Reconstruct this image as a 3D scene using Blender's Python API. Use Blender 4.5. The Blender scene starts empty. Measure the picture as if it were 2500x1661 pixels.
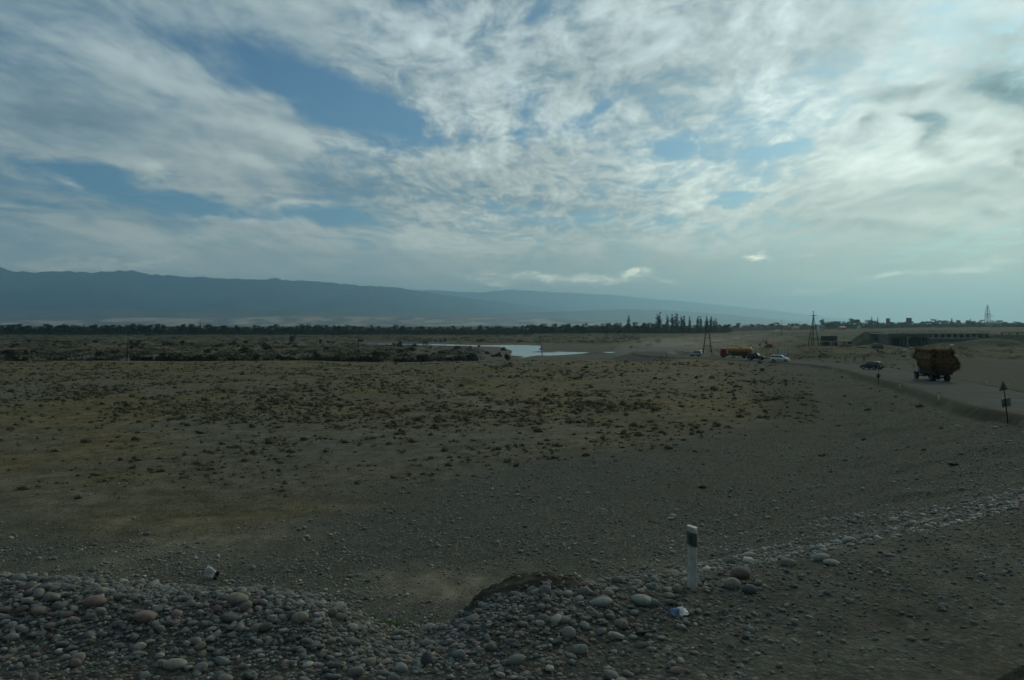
import bpy, math, random
import numpy as np
from mathutils import Vector, Matrix
random.seed(7)
RNG = np.random.default_rng(11)
SC = bpy.context.scene
COL = SC.collection
F = 1944.0          # focal length in photo pixels (28 mm on a 36 mm sensor, 2500 px wide)
HZ = 793.0          # row of the horizon
H = 9.4             # eye height above the valley floor (bus seat on a road embankment)
R = math.radians

# ------------------------------------------------------------------ noise
_T = np.random.default_rng(5).random((256, 256))
def vnoise(x, y, seed=0):
    x = np.asarray(x, float) + seed * 17.31; y = np.asarray(y, float) + seed * 9.77
    ix = np.floor(x).astype(int); iy = np.floor(y).astype(int)
    fx = x - ix; fy = y - iy
    fx = fx * fx * (3 - 2 * fx); fy = fy * fy * (3 - 2 * fy)
    a = _T[ix & 255, iy & 255]; b = _T[(ix + 1) & 255, iy & 255]
    c = _T[ix & 255, (iy + 1) & 255]; d = _T[(ix + 1) & 255, (iy + 1) & 255]
    return (a * (1 - fx) + b * fx) * (1 - fy) + (c * (1 - fx) + d * fx) * fy
def fbm(x, y, o=4, seed=0, g=0.5):
    s = 0; a = 1; t = 0
    for i in range(o):
        s = s + a * vnoise(x * 2 ** i, y * 2 ** i, seed + i * 3); t += a; a *= g
    return s / t
def ridged(x, y, o=4, seed=0):
    s = 0; a = 1; t = 0
    for i in range(o):
        s = s + a * (1 - np.abs(2 * vnoise(x * 2 ** i, y * 2 ** i, seed + i * 3) - 1)); t += a; a *= .5
    return s / t
def sstep(a, b, x):
    t = np.clip((np.asarray(x, float) - a) / (b - a), 0, 1)
    return t * t * (3 - 2 * t)

# ------------------------------------------------------------------ mesh helpers
def raw_mesh(name, V, Fc, nper, smooth=False, col=None):
    me = bpy.data.meshes.new(name)
    V = np.asarray(V, np.float32).reshape(-1, 3); Fc = np.asarray(Fc, np.int32).reshape(-1, nper)
    me.vertices.add(len(V)); me.vertices.foreach_set('co', V.ravel())
    me.loops.add(Fc.size); me.loops.foreach_set('vertex_index', Fc.ravel())
    me.polygons.add(len(Fc)); me.polygons.foreach_set('loop_start', np.arange(0, Fc.size, nper, dtype=np.int32))
    if smooth: me.polygons.foreach_set('use_smooth', np.ones(len(Fc), bool))
    if col is not None:
        at = me.color_attributes.new('Col', 'FLOAT_COLOR', 'POINT')
        c = np.ones((len(V), 4), np.float32); c[:, :col.shape[1]] = col
        at.data.foreach_set('color', c.ravel())
    me.update(calc_edges=True)
    return me
def link(name, me, mat=None, parent=None):
    o = bpy.data.objects.new(name, me); COL.objects.link(o)
    if mat is not None: me.materials.append(mat)
    if parent is not None: o.parent = parent
    return o
def tag(o, label=None, cat=None, group=None, kind=None):
    if label: o['label'] = label
    if cat: o['category'] = cat
    if group: o['group'] = group
    if kind: o['kind'] = kind
    return o
def empty(name, loc, rz=0.0):
    o = bpy.data.objects.new(name, None); COL.objects.link(o)
    o.location = loc; o.rotation_euler = (0, 0, rz); o.empty_display_size = .3
    return o
def copy_tree(o, parent=None):
    c = o.copy(); COL.objects.link(c)
    if parent is not None: c.parent = parent
    for ch in [k for k in bpy.data.objects if k.parent == o]: copy_tree(ch, c)
    return c
class MB:
    def __init__(s): s.v = []; s.f = []
    def add(s, vs, fs, M=None):
        n = len(s.v)
        for p in vs:
            p = Vector(p)
            if M is not None: p = M @ p
            s.v.append(p[:])
        s.f += [tuple(i + n for i in f) for f in fs]
        return s
    def box(s, c, d, rot=None, taper=None):
        x, y, z = d[0] / 2, d[1] / 2, d[2] / 2
        tx, ty = taper if taper else (1, 1)
        vs = [(-x, -y, -z), (x, -y, -z), (x, y, -z), (-x, y, -z), (-x * tx, -y * ty, z), (x * tx, -y * ty, z), (x * tx, y * ty, z), (-x * tx, y * ty, z)]
        M = Matrix.Translation(c)
        if rot: M = M @ Matrix.Rotation(rot[2], 4, 'Z') @ Matrix.Rotation(rot[1], 4, 'Y') @ Matrix.Rotation(rot[0], 4, 'X')
        return s.add(vs, [(3, 2, 1, 0), (4, 5, 6, 7), (0, 1, 5, 4), (1, 2, 6, 5), (2, 3, 7, 6), (3, 0, 4, 7)], M)
    def tube(s, a, b, r0, r1=None, n=8, caps=True):
        r1 = r0 if r1 is None else r1
        a = Vector(a); b = Vector(b); d = (b - a)
        q = d.to_track_quat('Z', 'Y').to_matrix().to_4x4(); L = d.length
        vs = [(r0 * math.cos(2 * math.pi * i / n), r0 * math.sin(2 * math.pi * i / n), 0) for i in range(n)] + \
             [(r1 * math.cos(2 * math.pi * i / n), r1 * math.sin(2 * math.pi * i / n), L) for i in range(n)]
        fs = [(i, (i + 1) % n, n + (i + 1) % n, n + i) for i in range(n)]
        if caps: fs += [tuple(range(n - 1, -1, -1)), tuple(range(n, 2 * n))]
        return s.add(vs, fs, Matrix.Translation(a) @ q)
    def prism(s, prof, y0, y1, y0t=None, y1t=None, zt=None):
        """side profile (x,z) extruded across y; points above zt use the narrower y0t,y1t (tumblehome)"""
        n = len(prof)
        def yy(z, a, b):
            if zt is None or b is None: return a
            lo, hi = zt
            t = min(1, max(0, (z - lo) / (hi - lo))); return a + (b - a) * t
        vs = [(x, yy(z, y0, y0t), z) for x, z in prof] + [(x, yy(z, y1, y1t), z) for x, z in prof]
        fs = [tuple(range(n)), tuple(range(2 * n - 1, n - 1, -1))] + [(i, n + i, n + (i + 1) % n, (i + 1) % n) for i in range(n)]
        return s.add(vs, fs)
    def build(s, name, mat, parent=None, smooth=False, bevel=0.0, seg=2):
        me = bpy.data.meshes.new(name); me.from_pydata(s.v, [], s.f); me.validate(); me.update()
        import bmesh
        bm = bmesh.new(); bm.from_mesh(me); bmesh.ops.recalc_face_normals(bm, faces=bm.faces)
        if bevel > 0:
            bmesh.ops.bevel(bm, geom=[e for e in bm.edges], offset=bevel, segments=seg, affect='EDGES', clamp_overlap=True)
        bm.to_mesh(me); bm.free()
        if smooth:
            for p in me.polygons: p.use_smooth = True
        return link(name, me, mat, parent)

# ------------------------------------------------------------------ materials
def mat(name, col, rough=0.8, metal=0.0, var=0.0, vscale=4.0, spec=0.3, bump=0.0, bscale=20.0, emit=None, dirt=None):
    m = bpy.data.materials.new(name); m.use_nodes = True
    nt = m.node_tree; b = nt.nodes['Principled BSDF']
    b.inputs['Roughness'].default_value = rough; b.inputs['Metallic'].default_value = metal
    b.inputs['Specular IOR Level'].default_value = spec
    b.inputs['Base Color'].default_value = (*col, 1)
    if var > 0 or dirt:
        tc = nt.nodes.new('ShaderNodeTexCoord'); nz = nt.nodes.new('ShaderNodeTexNoise')
        nz.inputs['Scale'].default_value = vscale; nz.inputs['Detail'].default_value = 5
        nt.links.new(tc.outputs['Object'], nz.inputs['Vector'])
        mr = nt.nodes.new('ShaderNodeMapRange'); mr.inputs[1].default_value = .3; mr.inputs[2].default_value = .7
        nt.links.new(nz.outputs['Fac'], mr.inputs[0])
        mx = nt.nodes.new('ShaderNodeMix'); mx.data_type = 'RGBA'
        mx.inputs[6].default_value = (*[c * (1 - var) for c in col], 1)
        mx.inputs[7].default_value = (*(dirt if dirt else [min(1, c * (1 + var)) for c in col]), 1)
        nt.links.new(mr.outputs[0], mx.inputs[0]); nt.links.new(mx.outputs[2], b.inputs['Base Color'])
    if bump > 0:
        tc = nt.nodes.new('ShaderNodeTexCoord'); nz = nt.nodes.new('ShaderNodeTexNoise')
        nz.inputs['Scale'].default_value = bscale; nz.inputs['Detail'].default_value = 4
        nt.links.new(tc.outputs['Object'], nz.inputs['Vector'])
        bp = nt.nodes.new('ShaderNodeBump'); bp.inputs['Strength'].default_value = bump; bp.inputs['Distance'].default_value = .05
        nt.links.new(nz.outputs['Fac'], bp.inputs['Height']); nt.links.new(bp.outputs[0], b.inputs['Normal'])
    if emit:
        b.inputs['Emission Color'].default_value = (*emit[0], 1); b.inputs['Emission Strength'].default_value = emit[1]
    return m
def attr_mat(name, rough=0.9, spec=0.2, translucent=0.0, bump=0.0, bscale=30., nvar=0.0, nscale=20.):
    m = bpy.data.materials.new(name); m.use_nodes = True
    nt = m.node_tree; b = nt.nodes['Principled BSDF']
    a = nt.nodes.new('ShaderNodeVertexColor'); a.layer_name = 'Col'
    b.inputs['Roughness'].default_value = rough; b.inputs['Specular IOR Level'].default_value = spec
    tc = nt.nodes.new('ShaderNodeTexCoord')
    src = a.outputs['Color']
    if nvar > 0:
        nz = nt.nodes.new('ShaderNodeTexNoise'); nz.inputs['Scale'].default_value = nscale; nz.inputs['Detail'].default_value = 4
        nt.links.new(tc.outputs['Object'], nz.inputs['Vector'])
        mr = nt.nodes.new('ShaderNodeMapRange'); mr.inputs[1].default_value = .3; mr.inputs[2].default_value = .7
        mr.inputs[3].default_value = 1 - nvar; mr.inputs[4].default_value = 1 + nvar
        nt.links.new(nz.outputs['Fac'], mr.inputs[0])
        vm = nt.nodes.new('ShaderNodeVectorMath'); vm.operation = 'SCALE'
        nt.links.new(a.outputs['Color'], vm.inputs[0]); nt.links.new(mr.outputs[0], vm.inputs['Scale'])
        src = vm.outputs[0]
    nt.links.new(src, b.inputs['Base Color'])
    if bump > 0:
        nz = nt.nodes.new('ShaderNodeTexNoise'); nz.inputs['Scale'].default_value = bscale; nz.inputs['Detail'].default_value = 3
        nt.links.new(tc.outputs['Object'], nz.inputs['Vector'])
        bp = nt.nodes.new('ShaderNodeBump'); bp.inputs['Strength'].default_value = bump; bp.inputs['Distance'].default_value = .02
        nt.links.new(nz.outputs['Fac'], bp.inputs['Height']); nt.links.new(bp.outputs[0], b.inputs['Normal'])
    return m

# ------------------------------------------------------------------ terrain height
# road centre line: x, y, z, half width of the flat top, side slope
RD = np.array([(-120, 22, 6, 10, .5), (-60, 9, 6, 10.4, .5), (-25, 2.5, 6, 10.2, .5), (-7, .4, 6, 9.8, .5), (0, .3, 6, 9.4, .5), (5, 2.3, 6, 8.9, .5), (10, 5.6, 6, 8.1, .45), (17, 11.5, 5.8, 7.3, .40),
               (25, 20.5, 5.2, 6.6, .36), (32, 32, 4.4, 6.0, .30), (38, 49, 3.6, 5.6, .26), (42, 64, 2.95, 5.3, .24), (47.5, 80, 2.45, 5.2, .22), (54, 101, 2.0, 5.2, .2), (61, 127, 1.5, 5.2, .2),
               (68, 153, 1.05, 5.2, .2), (70.5, 176, .65, 5.2, .2), (67, 199, .35, 5.2, .2), (59, 216, .2, 5.2, .25), (50.5, 228, .15, 5.2, .25), (45, 243, .15, 5.2, .25), (45, 262, .15, 5.2, .25), (51, 288, .15, 5.2, .3), (64, 320, .15, 5.2, .3),
               (83, 362, .15, 5.5, .3), (107, 415, .2, 6, .3), (134, 481, .3, 6, .3), (181, 609, .6, 7, .3), (338, 1015, 1.6, 8, .3), (560, 1560, 2.5, 9, .3)], float)
def subdiv_road(P, n=6):
    out = []
    for i in range(len(P) - 1):
        p0 = P[max(i - 1, 0)]; p1 = P[i]; p2 = P[i + 1]; p3 = P[min(i + 2, len(P) - 1)]
        for k in range(n):
            t = k / n
            out.append(.5 * ((2 * p1) + (-p0 + p2) * t + (2 * p0 - 5 * p1 + 4 * p2 - p3) * t * t + (-p0 + 3 * p1 - 3 * p2 + p3) * t ** 3))
    out.append(P[-1]); return np.array(out)
RDS = subdiv_road(RD, 5)
# raised earthworks: bridge approaches on the right
BL = np.array([(135, 470, .6, 5, .35), (150, 420, 3.0, 5, .4), (158, 385, 6.2, 6, .5), (164, 352, 6.0, 6, .6)], float)
BL = np.array([(161, 358, 3.4, 2.5, .7), (165, 366, 6.2, 3, .7), (176, 368, 5.4, 3, 1.2), (208, 368, 5.3, 3, 1.2)], float)
BR = np.array([(209, 352, 5.2, 6, .5), (224, 342, 5.4, 6, .36), (240, 322, 5.4, 6, .28), (262, 284, 5.4, 7, .24), (300, 224, 5.4, 7, .24), (360, 150, 5.4, 7, .24)], float)
def strip(x, y, P, pad=60):
    best = np.full(x.shape, 1e9); zz = np.zeros(x.shape); ww = np.zeros(x.shape); sl = np.zeros(x.shape)
    for i in range(len(P) - 1):
        a = P[i]; b = P[i + 1]; dx, dy = b[0] - a[0], b[1] - a[1]; L2 = dx * dx + dy * dy + 1e-9
        m = (x > min(a[0], b[0]) - pad) & (x < max(a[0], b[0]) + pad) & (y > min(a[1], b[1]) - pad) & (y < max(a[1], b[1]) + pad)
        if not m.any(): continue
        xm = x[m]; ym = y[m]
        t = np.clip(((xm - a[0]) * dx + (ym - a[1]) * dy) / L2, 0, 1)
        d = np.hypot(xm - a[0] - t * dx, ym - a[1] - t * dy)
        c = best[m]; k = d < c
        def put(arr, val):
            q = arr[m]; q[k] = val[k]; arr[m] = q
        put(best, d); put(zz, a[2] + t * (b[2] - a[2])); put(ww, a[3] + t * (b[3] - a[3])); put(sl, a[4] + t * (b[4] - a[4]))
    return best, zz, ww, sl
WZ = -2.3
def wpx(px, py, z=WZ):
    Y = F * (H - z) / (py - HZ); return ((px - 1250) / F * Y, Y)
WATER = [
    [wpx(*p) for p in [(1170, 843.5), (1235, 842.6), (1285, 842.8), (1322, 844.6), (1318, 850), (1315, 853), (1322, 857), (1380, 859.5), (1440, 860.2), (1502, 859.6), (1490, 862), (1466, 865), (1456, 862), (1441, 861.5), (1432, 863.5), (1385, 866.5), (1340, 868.5), (1315, 868), (1300, 870), (1276, 873.5), (1268, 873), (1278, 870), (1250, 868.5), (1246, 866), (1250, 862), (1251, 857), (1240, 853), (1233, 849), (1218, 847), (1200, 846.5), (1170, 846.3)]],
    [wpx(*p) for p in [(896, 838.6), (980, 840), (1080, 840.2), (1172, 843.4), (1172, 846.8), (1110, 845), (1060, 844), (960, 842.8), (896, 841)]],
    [wpx(*p) for p in [(674, 837), (760, 837.6), (760, 838.7), (674, 838.3)]],
    [wpx(*p) for p in [(1527, 859.3), (1545, 859.4), (1544, 860.8), (1528, 860.6)]],
    [wpx(*p) for p in [(84, 880.5), (104, 881), (103, 882), (86, 881.8)]],
]
def poly_sd(x, y, P):
    inside = np.zeros(x.shape, bool); d = np.full(x.shape, 1e9); n = len(P)
    for i in range(n):
        ax, ay = P[i]; bx, by = P[(i + 1) % n]
        c = ((ay > y) != (by > y)) & (x < (bx - ax) * (y - ay) / ((by - ay) if by != ay else 1e-9) + ax); inside ^= c
        dx, dy = bx - ax, by - ay; t = np.clip(((x - ax) * dx + (y - ay) * dy) / (dx * dx + dy * dy + 1e-9), 0, 1)
        d = np.minimum(d, np.hypot(x - ax - t * dx, y - ay - t * dy))
    return np.where(inside, -d, d)
def earth(x, y):
    # low bank of dark soil on the shoulder edge left of the marker post
    u = (x - .12) / .78; v = (y - 9.62) / .36; q = u * u + v * v + (fbm(x / .25, y / .25, 3, 24) - .5) * .8
    return 1 - sstep(.35, 1.15, q)
def terrain(x, y, masks=False):
    x = np.asarray(x, float); y = np.asarray(y, float); shp = x.shape; x = x.ravel(); y = y.ravel()
    r = np.hypot(x, y)
    far = sstep(600, 1500, r)
    z = (fbm(x / 26, y / 26, 4, 1) - .5) * .55 + (fbm(x / 6, y / 6, 3, 2) - .5) * .16 * (1 - sstep(250, 500, r))
    # river terrace: beyond about 205 m the ground drops to the flood plain, less so to the right
    edge = 205 + (fbm(x / 22, x * 0 + 3, 3, 4) - .5) * 12
    low = sstep(0, 14, y - edge) * (1 - sstep(32, 52, x - (y - 230) * .13)) * (1 - sstep(520, 900, y))
    z = z - 1.75 * low
    az = np.arctan2(x, np.maximum(y, 1e-3))
    # gentle rise of the land far off to the right
    z = z + sstep(500, 1500, r) * sstep(.22, .52, az) * 7.0
    wsd = np.full(x.shape, 1e9)
    m = (y > 230) & (y < 620) & (x > -170) & (x < 60)
    if m.any():
        for P in WATER: wsd[m] = np.minimum(wsd[m], poly_sd(x[m], y[m], P))
        wj = wsd[m] + (fbm(x[m] / 5, y[m] / 5, 3, 8) - .5) * 1.6
        zb = np.where(wj > 0, WZ + .05 + np.minimum(wj, 60) * .010, WZ - .25)
        zm = z[m]; z[m] = np.where(wj < 0, zb, np.where(wj < 60, np.minimum(zm, zb + .1 * sstep(0, 10, wj)), zm))
    # hummocks, gravel heaps by the river
    for hx, hy, hr, hh in [(*wpx(1455, 864, -2), 4.5, 1.0), (*wpx(1330, 858, -2), 6, .6), (*wpx(1560, 858, -1), 9, 1.0), (*wpx(1145, 936, 0), 2.4, 1.1),
                           (*wpx(1150, 866, -1.5), 7, .8), (*wpx(2010, 850, .6), 16, 1.3), (*wpx(1930, 862, .6), 18, .9), (*wpx(2190, 875, .2), 12, 1.2), (*wpx(2230, 868, .2), 10, 1.5), (*wpx(2290, 862, .2), 16, 1.8), (196, 337, 11, 2.6), (181, 336, 7, 1.4), (208, 334, 10, 2.4), (*wpx(2150, 852, .2), 9, 1.6)]:
        z = z + hh * np.exp(-((x - hx) ** 2 + (y - hy) ** 2) / hr ** 2)
    nearm = y < 60
    d, zz, ww, sl = strip(x, y, RDS)
    dd = d - ww
    step = np.where(zz < 5.0, .55 * sstep(0, 1.1, dd) * np.clip(zz / 2.2, .25, 1), 0)
    wob = (fbm(x / 3, y / 3, 3, 12) - .5) * .5 * sstep(.5, 4, dd)
    zr = zz - np.maximum(dd, 0) * sl - step + wob
    zr = np.where(dd <= 0, zz, zr)
    onroad = (d < 5.15) & (d < 1e8)
    # smooth max
    k = .5
    h = np.clip(.5 + .5 * (zr - z) / k, 0, 1)
    z2 = z * (1 - h) + zr * h + k * h * (1 - h)
    z = np.where(d < 1e8, np.where(dd <= 0, zz, z2), z)
    slope_mask = np.where(d < 1e8, sstep(-.2, .5, zr - z + .4) * (dd > 0), 0)
    # cobble windrow along the near shoulder edge, left of the post; lower where the photo shows a notch
    nm = (r < 60) & (y > 3)
    bh = .34 * np.exp(-((dd + .75) / .85) ** 2) * (.65 + .7 * fbm(x / 1.4, y / 1.4, 3, 20)) * (1 - sstep(-.2, 3.0, x) * .75)
    notch = 1 - .95 * np.exp(-((x + 1.15) / .75) ** 2)
    z = z + np.where(nm, bh * notch - .30 * np.exp(-((x + 1.2) / .8) ** 2) * sstep(-2.0, -.2, dd) * (1 - sstep(.5, 3, dd)), 0)
    z = z + np.where(nm & (dd <= 0), (fbm(x / .5, y / .5, 3, 22) - .5) * .05, 0)
    z = z + np.where(nm, earth(x, y) * (.05 + .20 * fbm(x / .3, y / .2, 4, 23)), 0)
    for P in (BL, BR):
        d2, z3, w3, s3 = strip(x, y, P)
        zb = z3 - np.maximum(d2 - w3, 0) * s3 + (fbm(x / 7, y / 7, 3, 31) - .5) * .5 * sstep(0, 2, d2 - w3)
        z = np.where(d2 < 1e8, np.maximum(z, zb), z)
    z = np.where(onroad & (d < 4.75), zz - .07, z)
    if masks:
        return z.reshape(shp), dd.reshape(shp), slope_mask.reshape(shp), wsd.reshape(shp), d.reshape(shp), low.reshape(shp)
    return z.reshape(shp)
def tz(x, y): return float(terrain(np.array([x]), np.array([y]))[0])
_ray_cache = {}
def hit(px, py, ymin=8.0, ymax=2500.0):
    """ground point seen at a photo position (real ground, any other view sees it there too)"""
    Y = ymin * (ymax / ymin) ** np.linspace(0, 1, 2500)
    X = (px - 1250) / F * Y
    Z = H - (py - HZ) / F * Y
    T = terrain(X, Y)
    k = np.argmax(T >= Z)
    if not (T >= Z).any(): k = len(Y) - 1
    return float(X[k]), float(Y[k]), float(T[k])
def ground_at(px, Y):
    X = (px - 1250) / F * Y; return X, Y, tz(X, Y)

# ------------------------------------------------------------------ ground sheet
def ground_mat():
    m = bpy.data.materials.new('ground_soil'); m.use_nodes = True
    nt = m.node_tree; N = nt.nodes; L = nt.links; b = N['Principled BSDF']
    b.inputs['Roughness'].default_value = 1; b.inputs['Specular IOR Level'].default_value = .05
    tc = N.new('ShaderNodeTexCoord'); at = N.new('ShaderNodeVertexColor'); at.layer_name = 'Col'
    at2 = N.new('ShaderNodeAttribute'); at2.attribute_name = 'Peb'
    def noise(s, d=5, r=.6):
        n = N.new('ShaderNodeTexNoise'); n.inputs['Scale'].default_value = s; n.inputs['Detail'].default_value = d; n.inputs['Roughness'].default_value = r
        L.new(tc.outputs['Object'], n.inputs['Vector']); return n.outputs['Fac']
    def mr(src, a, b_, c, d):
        n = N.new('ShaderNodeMapRange'); n.inputs[1].default_value = a; n.inputs[2].default_value = b_; n.inputs[3].default_value = c; n.inputs[4].default_value = d
        L.new(src, n.inputs[0]); return n.outputs[0]
    def math_(op, a, c):
        n = N.new('ShaderNodeMath'); n.operation = op
        for i, v in enumerate((a, c)):
            if isinstance(v, (int, float)): n.inputs[i].default_value = v
            else: L.new(v, n.inputs[i])
        return n.outputs[0]
    f1 = mr(noise(.55, 7, .68), .32, .68, .62, 1.36)
    f2 = mr(noise(4.5, 5, .7), .3, .7, .74, 1.28)
    f = math_('MULTIPLY', math_('MULTIPLY', f1, f2), mr(noise(1.9, 5, .7), .36, .50, .78, 1.06))
    sc = N.new('ShaderNodeVectorMath'); sc.operation = 'SCALE'; L.new(at.outputs['Color'], sc.inputs[0]); L.new(f, sc.inputs['Scale'])
    # pebbles at two sizes: random stone tints, dark gaps
    def peb(scale):
        v = N.new('ShaderNodeTexVoronoi'); v.inputs['Scale'].default_value = scale; L.new(tc.outputs['Object'], v.inputs['Vector'])
        sep = N.new('ShaderNodeSeparateColor'); L.new(v.outputs['Color'], sep.inputs[0])
        return v.outputs['Distance'], sep.outputs[0], sep.outputs[1]
    d1, r1, q1 = peb(14); d2, r2, q2 = peb(34)
    tone = mr(r1, 0, 1, .45, 1.4); tone2 = mr(r2, 0, 1, .6, 1.45)
    pv = math_('MULTIPLY', tone, tone2)
    dark = mr(d1, .25, .75, 1.12, .55)
    pv = math_('MULTIPLY', pv, dark)
    ramp = N.new('ShaderNodeValToRGB'); cr = ramp.color_ramp; cr.interpolation = 'CONSTANT'
    cr.elements[0].position = 0; cr.elements[0].color = (.135, .15, .132, 1)
    for p, c in ((.35, (.155, .148, .125)), (.6, (.115, .135, .125)), (.78, (.17, .15, .115)), (.9, (.26, .27, .235))):
        e = cr.elements.new(p); e.color = (*c, 1)
    cr.elements[-1].position = min(1, cr.elements[-1].position)
    L.new(q1, ramp.inputs[0])
    ps = N.new('ShaderNodeVectorMath'); ps.operation = 'SCALE'; L.new(ramp.outputs[0], ps.inputs[0]); L.new(pv, ps.inputs['Scale'])
    mx = N.new('ShaderNodeMix'); mx.data_type = 'RGBA'
    pm = math_('MULTIPLY', at2.outputs['Fac'], mr(noise(1.3, 4, .6), .25, .6, .35, 1.0))
    L.new(pm, mx.inputs[0]); L.new(sc.outputs[0], mx.inputs[6]); L.new(ps.outputs[0], mx.inputs[7])
    L.new(mx.outputs[2], b.inputs['Base Color'])
    inv = mr(d1, 0, .7, 1, 0); inv2 = mr(d2, 0, .7, .4, 0)
    hgt = math_('MULTIPLY', math_('ADD', inv, inv2), at2.outputs['Fac'])
    hgt = math_('ADD', hgt, noise(9, 5, .7))
    bp = N.new('ShaderNodeBump'); bp.inputs['Strength'].default_value = .8; bp.inputs['Distance'].default_value = .05
    L.new(hgt, bp.inputs['Height']); L.new(bp.outputs[0], b.inputs['Normal'])
    return m

def zone_colour(x, y, z, dd, sm, wsd, d, low):
    n = x.shape
    a = fbm(x / 18, y / 9, 4, 41); b = fbm(x / 5, y / 5, 3, 42); c = fbm(x / 60, y / 40, 4, 43)
    soil = np.array([.165, .153, .103]); straw = np.array([.198, .166, .088]); olive = np.array([.122, .121, .071]); grey = np.array([.152, .163, .138])
    sand = np.array([.29, .26, .185]); dark = np.array([.06, .065, .055])
    C = np.ones((*n, 3)) * soil
    def mixc(C, col, w): return C * (1 - w[..., None]) + col * w[..., None]
    C = mixc(C, straw, sstep(.42, .62, a * .6 + b * .4) * .8 * (y > 18))
    C = mixc(C, olive, sstep(.52, .68, fbm(x / 9, y / 6, 4, 44)) * .6)
    C = mixc(C, grey, sstep(.55, .7, c) * .6)
    # embankment and stony fan of the far road
    peb = np.zeros(n)
    stony = sstep(.16, .5, sm)
    # stony ground between the viewer and the scrub (bounded by a line from lower left to upper right)
    yb = 33 + np.clip(x + 14, 0, 80) * 1.05 + (fbm(x / 9, y / 9, 3, 45) - .5) * 16
    fan = (1 - sstep(-6, 10, y - yb)) * (y > 8)
    fan = np.maximum(fan, sstep(8, 26, x - (y * .17 + 6 + (b - .5) * 10)) * (y < 215) * .8)
    stony = np.maximum(stony, fan) * (y < 260)
    C = mixc(C, grey * .66, stony * .9); peb = np.maximum(peb, stony)
    shoulder = (dd < .6) & (d < 40) & (np.hypot(x, y) < 70) & (y < 60)
    C = np.where(shoulder[..., None], np.array([.115, .118, .10]), C); peb = np.where(shoulder, .75 - .45 * sstep(.5, 3.5, x), peb)
    inner = shoulder & (dd < -3.3)
    C = np.where(inner[..., None], np.array([.125, .12, .096]), C); peb = np.where(inner, .12 + .2 * sstep(.45, .65, b), peb)
    # dark earth strip beside the asphalt
    strp = (dd > -.4 + (a - .5)) & (dd < 1.0 + (b - .5) * 2.2) & (d < 40) & (y > 50) & (y < 330)
    C = np.where(strp[..., None], dark * .95, C); peb = np.where(strp, .1, peb)
    # pale sand: in the notch, behind the windrow, and beside the post
    for sx, sy, rx, ry, w in [(-1.7, 10.4, 1.1, 1.0, 1), (-.6, 30, 3.0, 2.2, .5), (-3.4, 28.6, 2.8, 2.4, .95), (5.4, 30, 2.6, 2.2, .55), (1.6, 10.7, 1.0, .5, .7), (3.5, 12.5, 1.8, .8, .6), (-13.5, 34.5, 5.5, 3.0, .6), (-16, 31, 3, 2, .5)]:
        w2 = w * np.exp(-(((x - sx) / rx) ** 2 + ((y - sy) / ry) ** 2) ** 1.3) * (.1 + 1.5 * fbm(x / .9, y / .9, 4, 46))
        w2 = np.clip(w2, 0, 1); C = mixc(C, sand, w2); peb = peb * (1 - w2 * .7)
    ea = earth(x, y); C = mixc(C, np.array([.078, .07, .05]), np.clip(ea * 1.3, 0, 1)); peb = peb * (1 - np.clip(ea * 1.5, 0, 1))
    # river gravel bars
    riv = (wsd < 60) * sstep(60, 12, wsd) if False else (1 - sstep(8, 60, wsd))
    C = mixc(C, np.array([.15, .148, .132]), riv * .8); peb = np.maximum(peb, riv * .3)
    bar = np.exp(-(((x - 52) / 40) ** 2 + ((y - 345) / 60) ** 2) ** 2) * .8
    C = mixc(C, np.array([.125, .124, .112]), bar)
    # flood plain scrub darkening by vegetation
    veg = low * sstep(.42, .62, fbm(x / 14, y / 22, 4, 47)) * (1 - riv) * (1 - bar)
    C = mixc(C, np.array([.06, .068, .04]), veg * .75)
    r = np.hypot(x, y)
    C = mixc(C, np.array([.10, .10, .066]), sstep(430, 700, r) * (.4 + .5 * sstep(.4, .6, fbm(x / 90, y / 50, 3, 48))))
    C = mixc(C, np.array([.055, .065, .04]), sstep(700, 900, r) * (1 - sstep(2500, 4000, r)) * .7)
    C = mixc(C, np.array([.16, .145, .115]), sstep(3000, 5000, r))
    rt = sstep(.24, .36, np.arctan2(x, np.maximum(y, 1e-3))) * (y > 60) * (1 - sstep(700, 1200, r)) * (d > 5)  # olive land tone at right, with window edge darkening put into the colour
    C = mixc(C, np.array([.062, .078, .054]) + .05 * (fbm(x / 9, y / 22, 5, 72)[..., None] - .5), rt * (.65 + .35 * sstep(.4, .6, fbm(x / 16, y / 40, 3, 73))))
    # dusty tracks across the plain
    for T in TRACKS:
        dt = np.full(n, 1e9)
        for i in range(len(T) - 1):
            ax, ay = T[i]; bx, by = T[i + 1]; ex, ey = bx - ax, by - ay
            t = np.clip(((x - ax) * ex + (y - ay) * ey) / (ex * ex + ey * ey), 0, 1)
            dt = np.minimum(dt, np.hypot(x - ax - t * ex, y - ay - t * ey))
        w = (1 - sstep(.5, 1.9, dt + (b - .5) * 2.2)) * .75 * sstep(.3, .55, fbm(x / 7, y / 7, 3, 81)) * (.45 if T is TRACKS[1] else 1)
        C = mixc(C, np.array([.215, .20, .16]), w); peb = peb * (1 - w * .6)
    d2, z3, w3, s3 = strip(x.ravel(), y.ravel(), BR); em = (1 - sstep(0, 12, d2.reshape(n) - 6)) 
    C = mixc(C, np.array([.10, .108, .095]), em * .6)
    C = C * (.9 + .25 * (fbm(x / 2.2, y / 1.3, 3, 49) - .5))[..., None]
    return C, np.clip(peb, 0, 1)
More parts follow.
